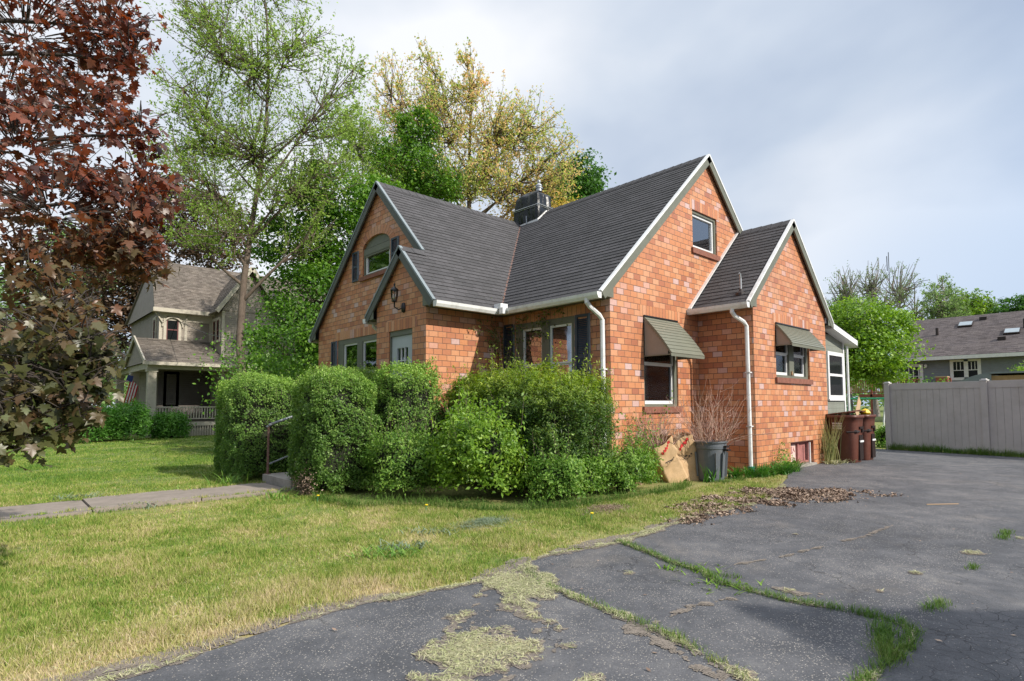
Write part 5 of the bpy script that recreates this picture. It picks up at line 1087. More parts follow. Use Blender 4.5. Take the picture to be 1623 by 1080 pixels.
# ------------------------------------------------------------------ trees
def ell(r, n, c, rx, rz, shell=0.0):
    v = nrm(r.normal(size=(n, 3))); q = (shell + (1 - shell) * r.uniform(0, 1, n)) ** (1 / 3) if shell < 1 else np.ones(n)
    return np.array(c) + v * q[:, None] * np.array([rx, rx, rz])
def tree(name, label, base, blobs, leaf, bk, nleaf, size, r0=.2, cat='tree', style='clump', up=.35, twn=26, seed=1, top=None, group=None, fork=.35, tw=.012, spread=.16, asp=.6, wobk=.12, fan=False):
    r = np.random.default_rng(seed); base = Vector(base); t = thing(name, label, cat, tuple(base), group)
    tot = sum(b[3] * b[4] for b in blobs); cen = Vector((sum(b[0] * b[3] for b in blobs) / sum(b[3] for b in blobs), sum(b[1] * b[3] for b in blobs) / sum(b[3] for b in blobs), 0)); zt = top or max(b[2] for b in blobs)
    zmin = min(b[2] - b[4] for b in blobs); K = 9; tr = []
    for k in range(K + 1):
        s_ = k / K; z = base.z + (zt - base.z) * s_; wob = Vector((math.sin(s_ * 5 + seed), math.cos(s_ * 4.2 + seed), 0)) * wobk * (zt - base.z) / 10
        tr.append(Vector((base.x + (cen.x - base.x) * s_ ** 1.3, base.y + (cen.y - base.y) * s_ ** 1.3, z)) + wob * (s_ > 0))
    m = MB(); m.tube(tr, [r0 * (1.25 if k == 0 else 1 - .88 * (k / K) ** .8) for k in range(K + 1)], 9)
    def at_z(z):
        s_ = max(0, min(.999, (z - base.z) / (zt - base.z))) * K; i = int(s_); return tr[i].lerp(tr[i + 1], s_ - i), r0 * max(.12, 1 - .88 * (s_ / K) ** .8)
    LP = []; LN = []; br = MB()
    for (x, y, z, rx, rz) in blobs:
        c = Vector((x, y, z)); hd = math.hypot(x - cen.x, y - cen.y); zs = max(base.z + fork * (zt - base.z) * .6, min(z - rz * .4 - hd * up * 1.6, zt * .93)); p0, rr = at_z(zs)
        rl = min(rr * .6, .03 + .5 * rr); mid = p0.lerp(c, .5) + Vector((r.normal(0, .15), r.normal(0, .15), -.06 * hd)); pts = []
        for k in range(6):
            s_ = k / 5; pts.append(p0.lerp(mid, s_).lerp(mid.lerp(c, s_), s_))
        if (c - p0).length > .2: m.tube(pts, [rl * (1 - .7 * k / 5) for k in range(6)], 6, cap=False)
        share = rx * rz / tot; nt_ = max(5, int(twn * len(blobs) * share)); nl = int(nleaf * share / nt_)
        ends = ell(r, nt_, (x, y, z), rx, rz, .35 if style != 'clump' else .25)
        for e in ends:
            e = Vector(e); st = pts[int(r.integers(2, 6))] if (c - p0).length > .2 else c; st = c + Vector((r.normal(0, .12 * rx), r.normal(0, .12 * rx), -rz * r.uniform(.2, 1.0))) if fan else st.lerp(c, .3); d = e - st; L = d.length
            mid2 = st.lerp(e, .5) + Vector(r.normal(0, .10 * L, 3)) + Vector((0, 0, (-.12 if up > 0 else .1) * L)); tp = [st.lerp(mid2, s_).lerp(mid2.lerp(e, s_), s_) for s_ in (0, .33, .66, 1)]
            br.tube(tp, [tw * 1.6, tw, tw * .7, tw * .35], 4, cap=False)
            if style == 'clump':
                k = nl; q = np.array([tuple(e)]) + r.normal(size=(k, 3)) * np.array([spread * 1.5, spread * 1.5, spread * .8]) * max(rx, .6) * .9; LP.append(q); LN.append(r.normal(size=(k, 3)) * .7 + np.array([0, 0, .8]) + (q - np.array([[x, y, z]])) * .35 / max(rx, .3))
            else:
                # side twiglets carrying short runs of leaves
                ns = max(2, nl // 9)
                for j in range(ns):
                    s_ = r.uniform(.25, 1.0); a = np.array(tuple(st.lerp(mid2, s_).lerp(mid2.lerp(e, s_), s_))); dd = nrm(np.array(tuple(d)) / max(L, .1) * .6 + r.normal(size=3) * .55 + np.array([0, 0, up if up > 0 else -.5])); ln = r.uniform(.25, .7) * max(.5, min(rx, 1.3))
                    if j % 2 == 0: br.tube([tuple(a), tuple(a + dd * ln)], [tw * .5, tw * .25], 3, cap=False)
                    u_ = r.uniform(.1, 1.05, 9)[:, None]; LP.append(a + dd * ln * u_ + r.normal(size=(9, 3)) * size * .45); LN.append(r.normal(size=(9, 3)) + np.array([0, 0, .4]))
    m.build('trunk', bk, t, smooth=True); br.build('branches', bk, t)
    P = np.concatenate(LP); N = np.concatenate(LN)
    if leaf:
        o = leaves('crown', P, size * r.uniform(.6, 1.3, len(P)), leaf, t, N=N, aspect=asp, fold=.12)
    return t
# crimson maple in the left foreground
MT = [(0, .30, .0), (0, 0, .0), (.17, -.10, -.02), (.38, -.06, -.07), (.29, .10, -.04), (.38, .22, -.05), (.60, .36, -.12), (.42, .42, -.07), (.20, .50, -.01), (.26, .66, -.04), (.15, .78, -.04), (0, 1.0, -.12), (-.15, .78, -.04), (-.26, .66, -.04), (-.20, .50, -.01), (-.42, .42, -.07), (-.60, .36, -.12), (-.38, .22, -.05), (-.29, .10, -.04), (-.38, -.06, -.07), (-.17, -.10, -.02)]
MF = [(0, i, i % 20 + 1) for i in range(1, 21)]
CROWN['maple'] += [(-7.18, -.93, 1.69, .28, .22), (-7.37, -.9, 1.3, .3, .25), (-7.2, -1.05, 1.40, .2, .2)]
def maple():
    r = np.random.default_rng(11); base = Vector((-8.9, 2.3, 0)); t = thing('crimson_maple', 'crimson maple with dark red and olive star-shaped leaves hanging into the left foreground', 'tree', tuple(base))
    m = MB(); m.tube([base, base + Vector((.05, -.05, 1.3)), base + Vector((.1, -.15, 2.6)), base + Vector((.3, -.3, 4.4)), base + Vector((.3, -.4, 6.5))], [.24, .19, .17, .12, .05], 12); br = MB(); P = []; D = []; N = []; S = []
    blobs = CROWN['maple'] + [(-9.2, 1.8, 4.6, 1.3, 1.2), (-8.6, 3.0, 5.2, 1.5, 1.2), (-9.6, 3.6, 3.9, 1.4, 1.1), (-8.9, 2.3, 6.4, 1.5, 1.0), (-10.0, 1.6, 3.4, 1.0, .9), (-8.2, .7, 5.9, .9, .6)]
    for bi, (x, y, z, rx, rz) in enumerate(blobs):
        inview = bi < len(CROWN['maple']); c = Vector((x, y, z)); p0 = base + Vector((.15, -.2, min(5.5, max(1.8, z - .5)))); mid = p0.lerp(c, .5) + Vector((0, 0, .35)); pts = [p0.lerp(mid, s_).lerp(mid.lerp(c, s_), s_) for s_ in (0, .2, .4, .6, .8, 1)]
        m.tube(pts, [.045, .036, .028, .02, .014, .008], 6, cap=False)
        nc = int((185 if inview else 70) * (rx * rz) ** .62) + 7
        if rx < .25: nc = int(nc * .75)
        for e in ell(r, nc, (x, y, z), rx, rz, .15):
            dr = np.array([r.normal(0, .6), r.normal(0, .6), -.35]); dr /= np.linalg.norm(dr); st = e - dr * .22; br.tube([tuple(c.lerp(Vector(st), .35)), tuple(c.lerp(Vector(st), .7) + Vector((0, 0, .03))), tuple(st), tuple(e)], [.006, .005, .004, .002], 4, cap=False)
            k = int(r.integers(5, 9))
            for j in range(k):
                s_ = r.uniform(0, 1.1); q = st + (e - st) * s_; out = nrm(np.array([r.normal(), r.normal(), -.35 + r.normal() * .35])); pet = out * r.uniform(.03, .09); P.append(q + pet); D.append(nrm(out * .6 + np.array([0, 0, -.75]))); N.append(r.normal(size=3) * .55 + np.array([out[0] * .5, out[1] * .5 - .25, .55])); S.append(r.uniform(.038, .098))
    m.build('trunk', 'bark_dark', t, smooth=True); br.build('branches', 'bark_dark', t)
    P, D, N, S = map(np.array, (P, D, N, S)); inst('crown', MT, MF, P, N, S, 'maple_leaf', t, DIR=D)
maple()
CW = CROWN
tree('tall_tree', 'tall slender tree with small pale-green spring leaves left of the brick house', (-1.6, 11.75, 0), CW['tall'] + [(-3.9, 13.3, 9.0, .9, .9), (.6, 10.4, 12.0, .7, 1.0), (-3.6, 13.2, 14.0, .9, 1.0), (-3.2, 13.0, 6.6, 1.0, .9), (-.4, 10.9, 6.6, .9, .9)], 'tall_leaf', 'bark_brown', 42000, .080, wobk=.36, r0=.15, style='spray', up=.55, twn=34, seed=4, fork=.42, tw=.015)
tree('leafy_tree', 'dense bright-green tree rising behind the left brick gable', (1.0, 12.9, 0), CW['dense'], 'dense_leaf', 'bark_brown', 34000, .14, r0=.16, seed=5, twn=60, spread=.17)
tree('young_tree', 'thin young tree with loose pale leaves just behind the left gable ridge', (3.0, 14.6, 0), CW['willowy'], 'tall_leaf', 'bark_grey', 11000, .095, r0=.13, style='spray', up=.5, seed=6, twn=30)
tree('budding_tree', 'large tree with orange and green spring leaves spreading above the roof and chimney', (8.2, 14.2, 0), CW['birch'] + [(4.6, 15.4, 12.4, 1.5, 1.3), (8.4, 13.0, 11.6, 2.0, 1.4), (11.2, 11.6, 12.0, 1.3, 1.2), (6.4, 14.3, 15.0, 1.2, 1.4)], 'orange_leaf', 'bark_brown', 36000, .11, r0=.24, style='spray', up=.5, seed=8, twn=46, fork=.5, tw=.018)
tree('leafy_tree', 'rounded bright-green tree crown showing over the left roof slope', (5.2, 13.6, 0), CW['brightmid'], 'dense_leaf', 'bark_brown', 13000, .13, r0=.14, seed=9, twn=50, spread=.2)
tree('oak_tree', 'dark green tree just right of the wrapped chimney', (15.8, 14.6, 0), CW['darkgreen'], 'darkgreen_leaf', 'bark_brown', 14000, .20, r0=.25, seed=10, twn=60, spread=.16)
tree('golden_tree', 'low golden-orange leafed tree directly behind the chimney', (12.6, 13.2, 0), [(12.2, 13.3, 10.2, 1.9, 1.2), (13.6, 12.6, 10.0, 1.6, 1.1), (10.8, 13.4, 9.4, 1.4, 1.2), (14.3, 13.2, 11.0, 1.0, .8)], 'gold_leaf', 'bark_brown', 11000, .15, r0=.16, seed=12, twn=60, spread=.2)
tree('copper_tree', 'dark copper-leaved tree standing behind the beige house', (-1, 36.5, 0), CW['crimsonmid'], 'crimson_leaf', 'bark_dark', 26000, .24, r0=.35, seed=13, twn=60, spread=.17)
tree('street_tree', 'pale green tree far off at the left edge, seen through the maple', (-4.5, 58.5, 0), CW['farleft'], 'far_leaf', 'bark_brown', 14000, .42, r0=.4, seed=14, twn=50, spread=.18)
tree('spreading_tree', 'round bright-green tree between the brick house and the fence', (20.3, .9, 0), CW['rmaple'], 'bright_leaf', 'bark_grey', 24000, .14, r0=.15, seed=15, twn=60, spread=.17)
tree('bare_tree', 'nearly leafless tree, leftmost of the three bare ones on the right skyline', (53.6, 12.45, 0), CW['bare1'] + [(54.4, 11.6, 10.6, 1.8, 1.6), (52.9, 13.3, 10.6, 1.5, 1.5)], 'far_leaf', 'bark_grey', 900, .13, r0=.24, style='spray', up=.6, seed=16, twn=50, tw=.045, fan=True, group='bare trees on the skyline', fork=.6)
tree('bare_tree', 'nearly leafless tree in the middle of the three bare ones', (58.9, 11.6, 0), CW['bare2'] + [(59.8, 10.6, 12, 2.2, 1.8), (58.2, 12.6, 12, 2.0, 1.8)], 'far_leaf', 'bark_grey', 900, .13, r0=.26, style='spray', up=.6, seed=17, twn=50, tw=.045, fan=True, group='bare trees on the skyline', fork=.6)
tree('bare_tree', 'widest nearly leafless tree, rightmost of the three bare ones beside the mast', (64.2, 9.6, 0), CW['bare3'] + [(65.2, 8.2, 10.0, 2.2, 1.6)], 'far_leaf', 'bark_grey', 1800, .14, r0=.28, style='spray', up=.5, seed=18, twn=50, tw=.045, fan=True, group='bare trees on the skyline', fork=.6)
tree('far_tree', 'soft green tree above the left end of the grey house roof', (60.5, 6.1, 0), CW['tr1'] + CW['trbare'][:1], 'far_leaf', 'bark_grey', 5000, .22, r0=.25, style='spray', up=.5, seed=19, twn=40, tw=.035, group='green trees behind the grey house', fork=.6)
tree('far_tree', 'bright yellow-green tree above the middle of the grey house roof', (65.2, 4.3, 0), CW['tr2'] + [(64.0, 5.4, 10.3, 2.0, 1.6)], 'bright_leaf', 'bark_grey', 7000, .24, r0=.25, style='spray', up=.5, seed=20, twn=40, tw=.035, group='green trees behind the grey house', fork=.6)
tree('far_tree', 'dark green tree at the far right edge of the picture', (59.0, .4, 0), CW['tr3'] + [(58.6, -.6, 9.3, 1.5, 1.3), (59.0, 0, 8.0, 2, 1.6)], 'darkgreen_leaf', 'bark_brown', 8000, .24, r0=.25, seed=21, twn=40, group='green trees behind the grey house')
for i, (x, y, lab) in enumerate(((-13.5, 25, 'big leafy street tree out of frame to the left, mirrored in the front windows'), (-27, 10, 'second leafy street tree out of frame to the left, nearer the camera'))):
    tree('street_tree', lab, (x, y, 0), [(x, y, 8, 4, 3.2), (x + 1, y - 3, 6.5, 3, 2.5), (x, y + 3.5, 6.5, 3, 2.5), (x, y, 4.2, 3.6, 1.8)], 'dense_leaf', 'bark_brown', 14000, .5, r0=.35, seed=90 + i, twn=40)
# far woods closing the horizon
r = np.random.default_rng(30); th = r.uniform(-2.2, 2.9, 60000); rad = r.uniform(95, 125, 60000); hh = (4.5 + 4.5 * fbm(np.stack([th * 9, th * 0], 1), 1.0, 3)) * np.sqrt(r.uniform(0, 1, 60000))
P = np.stack([rad * np.cos(th), rad * np.sin(th), hh], 1); P = P[(rad * np.cos(th) * .68 + rad * np.sin(th) * .73) > -60]
tag(leaves('far_woods', P, r.uniform(.7, 1.5, len(P)), 'far_leaf'), 'far-off woods along the horizon', 'woods', kind='stuff')
# ------------------------------------------------------------------ hedges and shrubs
def superd(d, rx, ry, rz, p): return (np.abs(d[:, 0] / rx) ** p + np.abs(d[:, 1] / ry) ** p + np.abs(d[:, 2] / rz) ** p) ** (-1 / p)
def shrub(name, label, c, rx, ry, h, n, size, mat, p=4.0, amp=.10, jit=.03, asp=.55, seed=1, cat='hedge', group=None, core='hedge_core', rz_low=None, up=.25, sprays=0, nf=3.0, inner=.0, clump=.05, cf=7.5, gap=.40):
    r = np.random.default_rng(seed); t = thing(name, label, cat, (c[0], c[1], 0), group); cz = h / 2; C3 = np.array([c[0], c[1], cz])
    def surf(d, k=1.0):
        R_ = superd(d, rx, ry, h / 2, p); P = C3 + d * R_[:, None]; nn = (fbm(P, nf, seed, 3) - .5) * 2 * amp; return C3 + d * (R_ * k + nn)[:, None]
    # sample a box surface evenly, then project, so faces and corners get equal cover
    A = [4 * ry * h / 2, 4 * ry * h / 2, 4 * rx * h / 2, 4 * rx * h / 2, 4 * rx * ry]; f_ = r.choice(5, n, p=np.array(A) / sum(A)); u = r.uniform(-1, 1, n); v = r.uniform(-1, 1, n)
    Q = np.zeros((n, 3)); Q[:, 0] = np.select([f_ == 0, f_ == 1], [-rx, rx], u * rx); Q[:, 1] = np.select([f_ <= 1, f_ == 2, f_ == 3], [u * ry, -ry, ry], v * ry); Q[:, 2] = np.where(f_ == 4, h / 2, v * h / 2); d = nrm(Q)
    P0 = surf(d, 1.0); cn = fbm(P0, cf, seed + 50, 3); k_ = r.uniform(0, 1, n) < np.clip((cn - gap) * 9 + .25, .12, 1)
    P = P0 + d * (r.normal(0, jit, n) - inner * np.abs(r.normal(0, 1, n)) + (cn - .5) * 4 * clump)[:, None]; deep = r.uniform(0, 1, n) < (.12 if p > 3 else .30); P = np.where(deep[:, None], C3 + (P - C3) * r.uniform(.66, .95, n)[:, None], P); k_ |= deep; P, d = P[k_], d[k_]; n = len(P); P[:, 2] = np.maximum(P[:, 2], .01)
    N = nrm(P - C3) * .8 + r.normal(size=(n, 3)) * .75 + np.array([0, 0, up])
    leaves('foliage', P, size * r.uniform(.6, 1.35, n), mat, t, N=N, aspect=asp, fold=.1)
    # solid dark core, added to stop see-through and paint shade between leaves
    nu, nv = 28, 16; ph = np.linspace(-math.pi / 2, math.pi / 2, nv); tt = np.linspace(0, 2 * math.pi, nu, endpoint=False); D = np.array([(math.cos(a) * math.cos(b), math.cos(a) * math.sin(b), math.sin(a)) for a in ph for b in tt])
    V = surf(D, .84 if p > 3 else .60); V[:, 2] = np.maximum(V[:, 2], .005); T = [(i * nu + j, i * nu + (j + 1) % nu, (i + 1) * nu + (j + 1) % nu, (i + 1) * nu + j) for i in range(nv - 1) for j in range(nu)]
    npidx('dark_core', V, T, core, t, smooth=True)
    if sprays:
        m = MB(); LPs = []
        for i in range(sprays):
            k = r.integers(0, n); q = P[k]; 
            if q[2] < h * .75: continue
            dd = nrm(N[k] * .4 + np.array([0, 0, 1.]) + r.normal(size=3) * .2); L = r.uniform(.06, .2) * (1 + 2.0 * (p < 3)); m.tube([tuple(q - dd * .05), tuple(q + dd * L)], [.003, .001], 3, cap=False)
            LPs.append(q + dd * (r.uniform(0, 1, 14)[:, None] * L) + r.normal(size=(14, 3)) * size * .4)
        m.build('shoots', 'bark_brown', t)
        if LPs: LPs = np.concatenate(LPs); leaves('shoot_leaves', LPs, size * r.uniform(.7, 1.2, len(LPs)), mat, t, aspect=asp)
    return t
hg = 'clipped hedges flanking the steps'
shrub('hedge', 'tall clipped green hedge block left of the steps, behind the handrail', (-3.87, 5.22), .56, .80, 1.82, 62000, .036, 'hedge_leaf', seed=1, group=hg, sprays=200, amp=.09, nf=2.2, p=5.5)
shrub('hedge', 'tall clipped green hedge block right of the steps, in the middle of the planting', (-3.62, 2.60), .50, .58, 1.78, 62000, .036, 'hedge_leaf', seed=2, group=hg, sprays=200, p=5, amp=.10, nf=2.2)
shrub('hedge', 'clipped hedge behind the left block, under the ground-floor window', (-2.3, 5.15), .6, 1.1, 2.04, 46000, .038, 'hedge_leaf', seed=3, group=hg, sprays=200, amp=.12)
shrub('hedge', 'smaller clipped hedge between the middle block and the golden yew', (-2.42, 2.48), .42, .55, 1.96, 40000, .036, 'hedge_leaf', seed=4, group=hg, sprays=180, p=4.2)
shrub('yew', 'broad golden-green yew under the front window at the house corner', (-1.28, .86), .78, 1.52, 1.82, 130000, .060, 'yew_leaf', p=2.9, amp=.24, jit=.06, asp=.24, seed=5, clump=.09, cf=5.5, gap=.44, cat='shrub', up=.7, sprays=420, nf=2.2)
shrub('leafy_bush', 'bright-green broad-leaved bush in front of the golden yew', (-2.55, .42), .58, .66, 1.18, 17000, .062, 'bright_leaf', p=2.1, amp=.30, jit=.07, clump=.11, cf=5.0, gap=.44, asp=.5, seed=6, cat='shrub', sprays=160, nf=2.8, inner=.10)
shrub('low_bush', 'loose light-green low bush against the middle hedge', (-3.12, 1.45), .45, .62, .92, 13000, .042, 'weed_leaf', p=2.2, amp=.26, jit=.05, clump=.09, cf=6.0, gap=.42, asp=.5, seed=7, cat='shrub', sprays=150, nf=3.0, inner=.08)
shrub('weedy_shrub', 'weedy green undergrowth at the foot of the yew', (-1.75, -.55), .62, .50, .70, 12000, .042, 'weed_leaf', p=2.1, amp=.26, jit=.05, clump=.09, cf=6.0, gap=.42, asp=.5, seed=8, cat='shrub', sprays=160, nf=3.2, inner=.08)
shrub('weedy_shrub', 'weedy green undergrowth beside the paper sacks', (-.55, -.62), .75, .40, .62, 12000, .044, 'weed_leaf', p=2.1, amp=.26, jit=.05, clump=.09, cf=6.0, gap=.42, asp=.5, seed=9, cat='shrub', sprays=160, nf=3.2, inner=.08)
# loose climbing rose against the brick corner
def loose(name, label, stems, leafm_, bk, n, size, seed, cat='plant', spread=.12):
    r = np.random.default_rng(seed); m = MB(); LP = []
    for p, q in stems:
        p, q = Vector(p), Vector(q); L = (q - p).length
        for s_ in range(3):
            e = q + Vector(r.normal(0, L * .18, 3)); mid = p.lerp(e, .5) + Vector(r.normal(0, .06, 3)); pts = [p.lerp(mid, k).lerp(mid.lerp(e, k), k) for k in (0, .25, .5, .75, 1)]
            m.tube(pts, [.005, .004, .003, .002, .001], 4, cap=False)
            for k in range(n):
                u_ = r.uniform(.25, 1); c = p.lerp(mid, u_).lerp(mid.lerp(e, u_), u_); LP.append(np.array(tuple(c)) + r.normal(0, spread * .5, 3))
    t = thing(name, label, cat, tuple(stems[0][0])); m.build('stems', bk, t); LP = np.array(LP); LP[:, 2] = np.maximum(LP[:, 2], .02); leaves('foliage', LP, size * r.uniform(.6, 1.3, len(LP)), leafm_, t, aspect=.6); return t
loose('climbing_rose', 'straggly leafy stems climbing the sunlit brick corner above the paper sacks', [((.1, -.25, 0), (.15, -.12, 1.45)), ((.2, -.3, 0), (.45, -.15, 1.15)), ((.0, -.3, 0), (-.1, -.3, 1.3)), ((.4, -.3, 0), (.75, -.12, .95)), ((.3, -.35, 0), (.55, -.3, .7)), ((.5, -.4, 0), (.6, -.45, .5))], 'weed_leaf', 'twig', 34, .045, 3)
loose('climbing_vine', 'ivy-like vine hanging in the shaded corner under the roof valley', [((-.10, 2.6, 1.2), (-.1, 2.62, 2.9)), ((-.1, 2.6, 2.3), (-.35, 2.64, 2.6)), ((-.15, 2.6, 2.6), (-.6, 2.64, 2.95)), ((-.08, 2.5, 2.0), (-.06, 2.2, 2.9)), ((-.08, 2.3, 1.9), (-.08, 2.15, 3.0)), ((-.08, 2.3, 2.9), (-.08, 1.6, 3.03)), ((-.08, 1.6, 3.0), (-.08, 1.45, 2.6)), ((-.08, 1.7, 3.0), (-.08, .8, 3.02))], 'vine_leaf', 'twig', 42, .05, 4, 'vine', .10)
loose('scrub_bush', 'thin dark sapling growth beside the brick house behind the left hedge', [((-1.9, 9.9, 0), (-2.5, 9.8, 2.9)), ((-1.9, 9.9, 0), (-1.7, 10.2, 3.4)), ((-1.5, 9.6, 0), (-1.3, 9.5, 3.0)), ((-2.2, 9.8, 0), (-3.0, 9.7, 2.2)), ((-1.6, 9.8, 0), (-2.1, 10.3, 3.6)), ((-1.5, 9.5, 0), (-1.0, 9.9, 2.6))], 'dense_leaf', 'bark_grey', 420, .085, 5, 'shrub', .6)
# fern-like evergreens before the beige porch
for i, (lab, c, rx, ry, h, sd) in enumerate((('feathery evergreen shrub at the left of the beige porch, half hidden by the maple', (-4.9, 20.3), 1.1, .9, 1.25, 41), ('feathery evergreen shrub in front of the beige porch column', (-3.75, 20.6), .9, .8, 1.35, 42), ('rounded dark shrub under the beige porch railing', (-1.95, 21.3), .62, .5, .95, 43))):
    shrub('evergreen_shrub', lab, c, rx, ry, h, 9000, .13, 'fern_leaf', p=2.2, amp=.3, jit=.12, asp=.28, seed=sd, cat='shrub', group='shrubs before the beige porch', up=.8, nf=1.8)
shrub('back_shrub', 'dark green shrub on the back lawn beneath the spreading tree', (23.5, .5), 1.0, 1.3, 2.2, 9000, .12, 'dense_leaf', p=2.3, amp=.35, jit=.15, seed=44, cat='shrub', nf=1.5)
shrub('back_shrub', 'low dark clump of leaves beside the first fence post', (12.3, -.85), .22, .26, .62, 2500, .07, 'dense_leaf', p=2.2, amp=.2, jit=.05, seed=45, cat='shrub', nf=3)
shrub('shed_creeper', 'bright green creeper spilling over the shed roof behind the fence', (29.5, -3.8), 1.5, 2.2, 3.35, 9000, .14, 'bright_leaf', p=2.6, amp=.3, jit=.12, seed=46, cat='creeper', nf=1.6)
# ------------------------------------------------------------------ strap-leaved plants
def blades(P, H, W, lean, bend, r, seg=3):
    """tapered bent blades: returns quads (seg per blade, last is pointed)"""
    n = len(P); th = r.uniform(0, 2 * math.pi, n); dx = np.stack([np.cos(th), np.sin(th), np.zeros(n)], 1); sd = np.stack([-np.sin(th), np.cos(th), np.zeros(n)], 1); out = []
    pts = []
    for k in range(seg + 1):
        s_ = k / seg; pts.append(P + dx * ((lean * s_ + bend * s_ * s_) * H)[:, None] + np.array([0, 0, 1.]) * (H * s_ * (1 - .45 * (bend * s_) ** 1).clip(.1))[:, None])
    for k in range(seg):
        w0 = W * (1 - (k / seg) ** 2) * (.55 if k == 0 else 1); w1 = W * (1 - ((k + 1) / seg) ** 2) + W * .04
        out.append(np.stack([pts[k] - sd * w0[:, None], pts[k] + sd * w0[:, None], pts[k + 1] + sd * w1[:, None], pts[k + 1] - sd * w1[:, None]], 1))
    return np.concatenate(out, 0).reshape(-1, 3)
def strap_plant(name, label, cs, n, h, w_, mat, seed, lean=.3, bend=.8, cat='plant', sp=.06, group=None):
    r = np.random.default_rng(seed); t = thing(name, label, cat, (cs[0][0], cs[0][1], 0), group); P = np.concatenate([np.stack([r.normal(c[0], sp, n), r.normal(c[1], sp, n), np.zeros(n)], 1) for c in cs]); k = len(P)
    npmesh('foliage', blades(P, h * r.uniform(.55, 1.15, k), w_ * r.uniform(.7, 1.2, k), lean * r.uniform(.2, 1.6, k), bend * r.uniform(.4, 1.3, k), r, 4), 4, mat, t); return t
strap_plant('lily_clump', 'green strap-leaved lilies at the foot of the downspout', [(2.45, -1.18), (2.7, -1.3), (2.95, -1.2), (2.2, -1.05)], 60, .30, .012, 'hosta_leaf', 1, group='lilies along the brick wall')
strap_plant('lily_clump', 'thick strap-leaved lilies left of the basement window', [(3.2, -1.28), (3.45, -1.35), (3.7, -1.28), (3.95, -1.33), (4.15, -1.25)], 80, .30, .013, 'hosta_leaf', 2, group='lilies along the brick wall')
strap_plant('tulip_clump', 'small upright leaves between the paper sack and the grey rubbish can', [(1.45, -.95)], 26, .32, .016, 'hosta_leaf', 3, .15, .3)
loose('leafy_sprig', 'reddish-green young sprig against the sunlit brick left of the basement window', [((3.75, -1.22, 0), (3.85, -1.2, .50)), ((3.6, -1.22, 0), (3.5, -1.22, .42)), ((3.9, -1.22, 0), (4.1, -1.2, .36))], 'weed_leaf', 'twig', 30, .05, 8)
strap_plant('reed_clump', 'tall dry and green reeds at the brick corner beside the brown bins', [(6.1, -1.25), (6.3, -1.32), (6.5, -1.28)], 34, 1.15, .010, 'reed_leaf', 4, .10, .22, sp=.06)
strap_plant('dry_leaf_clump', 'withered pale leaves at the base of the reeds', [(5.95, -1.38), (6.25, -1.42), (6.5, -1.45)], 40, .16, .012, 'straw', 5, .7, 1.0, sp=.08)
# dandelion-like weeds in the lawn
def ground_weed(x, y, lab, seed, mat='weed_leaf', s_=.14, n=26): strap_plant('lawn_weed', lab, [(x, y)], n, s_, .010, mat, seed, .8, .8, 'weed', .05, 'weeds in the lawn')
# ------------------------------------------------------------------ lawn grass
r = np.random.default_rng(50)
def edge_b(x):
    E_ = np.array(near_edge); return np.interp(x, E_[:, 0], E_[:, 1])
BED = [(-4.15, 2.0), (-4.05, 1.0), (-3.4, .55), (-3.2, -.05), (-2.2, -.95), (-1.2, -1.0), (.3, -1.05), (.9, -.8), (2.0, -1.15), (4.4, -1.5), (4.5, 3), (-2, 4)]
def lawn_ok(P):
    x, y = P[:, 0], P[:, 1]; wob = (fbm(P, 5.0, 9, 3) - .5) * .12
    ok = (y > edge_b(x) + .02 + wob) & ~((x < -4.15) & (y > 3.03 + 2.2 * wob) & (y < 3.98 + 2.2 * wob)) & ~((x > -4.15) & (x < 0) & (y > 2.9) & (y < 4.2))
    ok &= ~((x > 0) & (x < 9.0) & (y > GY)) & ~((x > GX) & (x < 9) & (y > WY) & (y < 8.5)) & ~((x > 4.4) & (y < 0.2) & (x < 11.5)); ok &= ~((x > -2.5) & (y > 22.5) & (y < 32) & (x < 9))
    return ok
def polar(n, rmin, rmax, a0=-46, a1=44, pw=1.0):
    q = r.uniform(0, 1, n); rad = rmin * (rmax / rmin) ** q if pw == 1 else rmin + (rmax - rmin) * q ** pw; th = YAW - np.radians(r.uniform(a0, a1, n)); return np.stack([CAM.x + rad * np.cos(th), CAM.y + rad * np.sin(th)], 1), rad
P, rad = polar(950000, 2.9, 30, -46, 30)
keep = lawn_ok(P) & ~in_poly(P, BED); P, rad = P[keep], rad[keep]; n1 = fbm(P, 1.8, 21, 4); n2 = fbm(P, 6.0, 22, 3)
thin = (r.uniform(0, 1, len(P)) < (1.15 - np.clip((n1 - .52) * 6, 0, .8))) & ~((P[:, 1] - edge_b(P[:, 0]) < .10) & (r.uniform(0, 1, len(P)) < .8)) & ~((P[:, 1] - edge_b(P[:, 0]) < .20 + .35 * fbm(P, 2.2, 77, 3)) & (P[:, 0] < -1.5) & (r.uniform(0, 1, len(P)) < .62)) & ~((P[:, 1] > 2.5) & (P[:, 1] < 2.95) & (P[:, 0] < -4.5) & (r.uniform(0, 1, len(P)) < .7)); P, rad, n1, n2 = P[thin], rad[thin], n1[thin], n2[thin]
H_ = (.014 + .028 * n2 + .018 * (n1 < .42)) * r.uniform(.6, 1.4, len(P)); Wd_ = (.0016 + .00032 * rad) * r.uniform(.8, 1.3, len(P)); th = r.uniform(0, 6.283, len(P)); ph = r.uniform(0, 6.283, len(P)); ln = H_ * r.uniform(.1, .9, len(P))
B = np.stack([P[:, 0], P[:, 1], np.where((P[:, 0] < -4.15) & (P[:, 1] > 2.93) & (P[:, 1] < 4.07), .045, 0.)], 1); sd = np.stack([np.cos(th), np.sin(th), 0 * th], 1) * Wd_[:, None]; tip = B + np.stack([np.cos(ph) * ln, np.sin(ph) * ln, H_], 1)
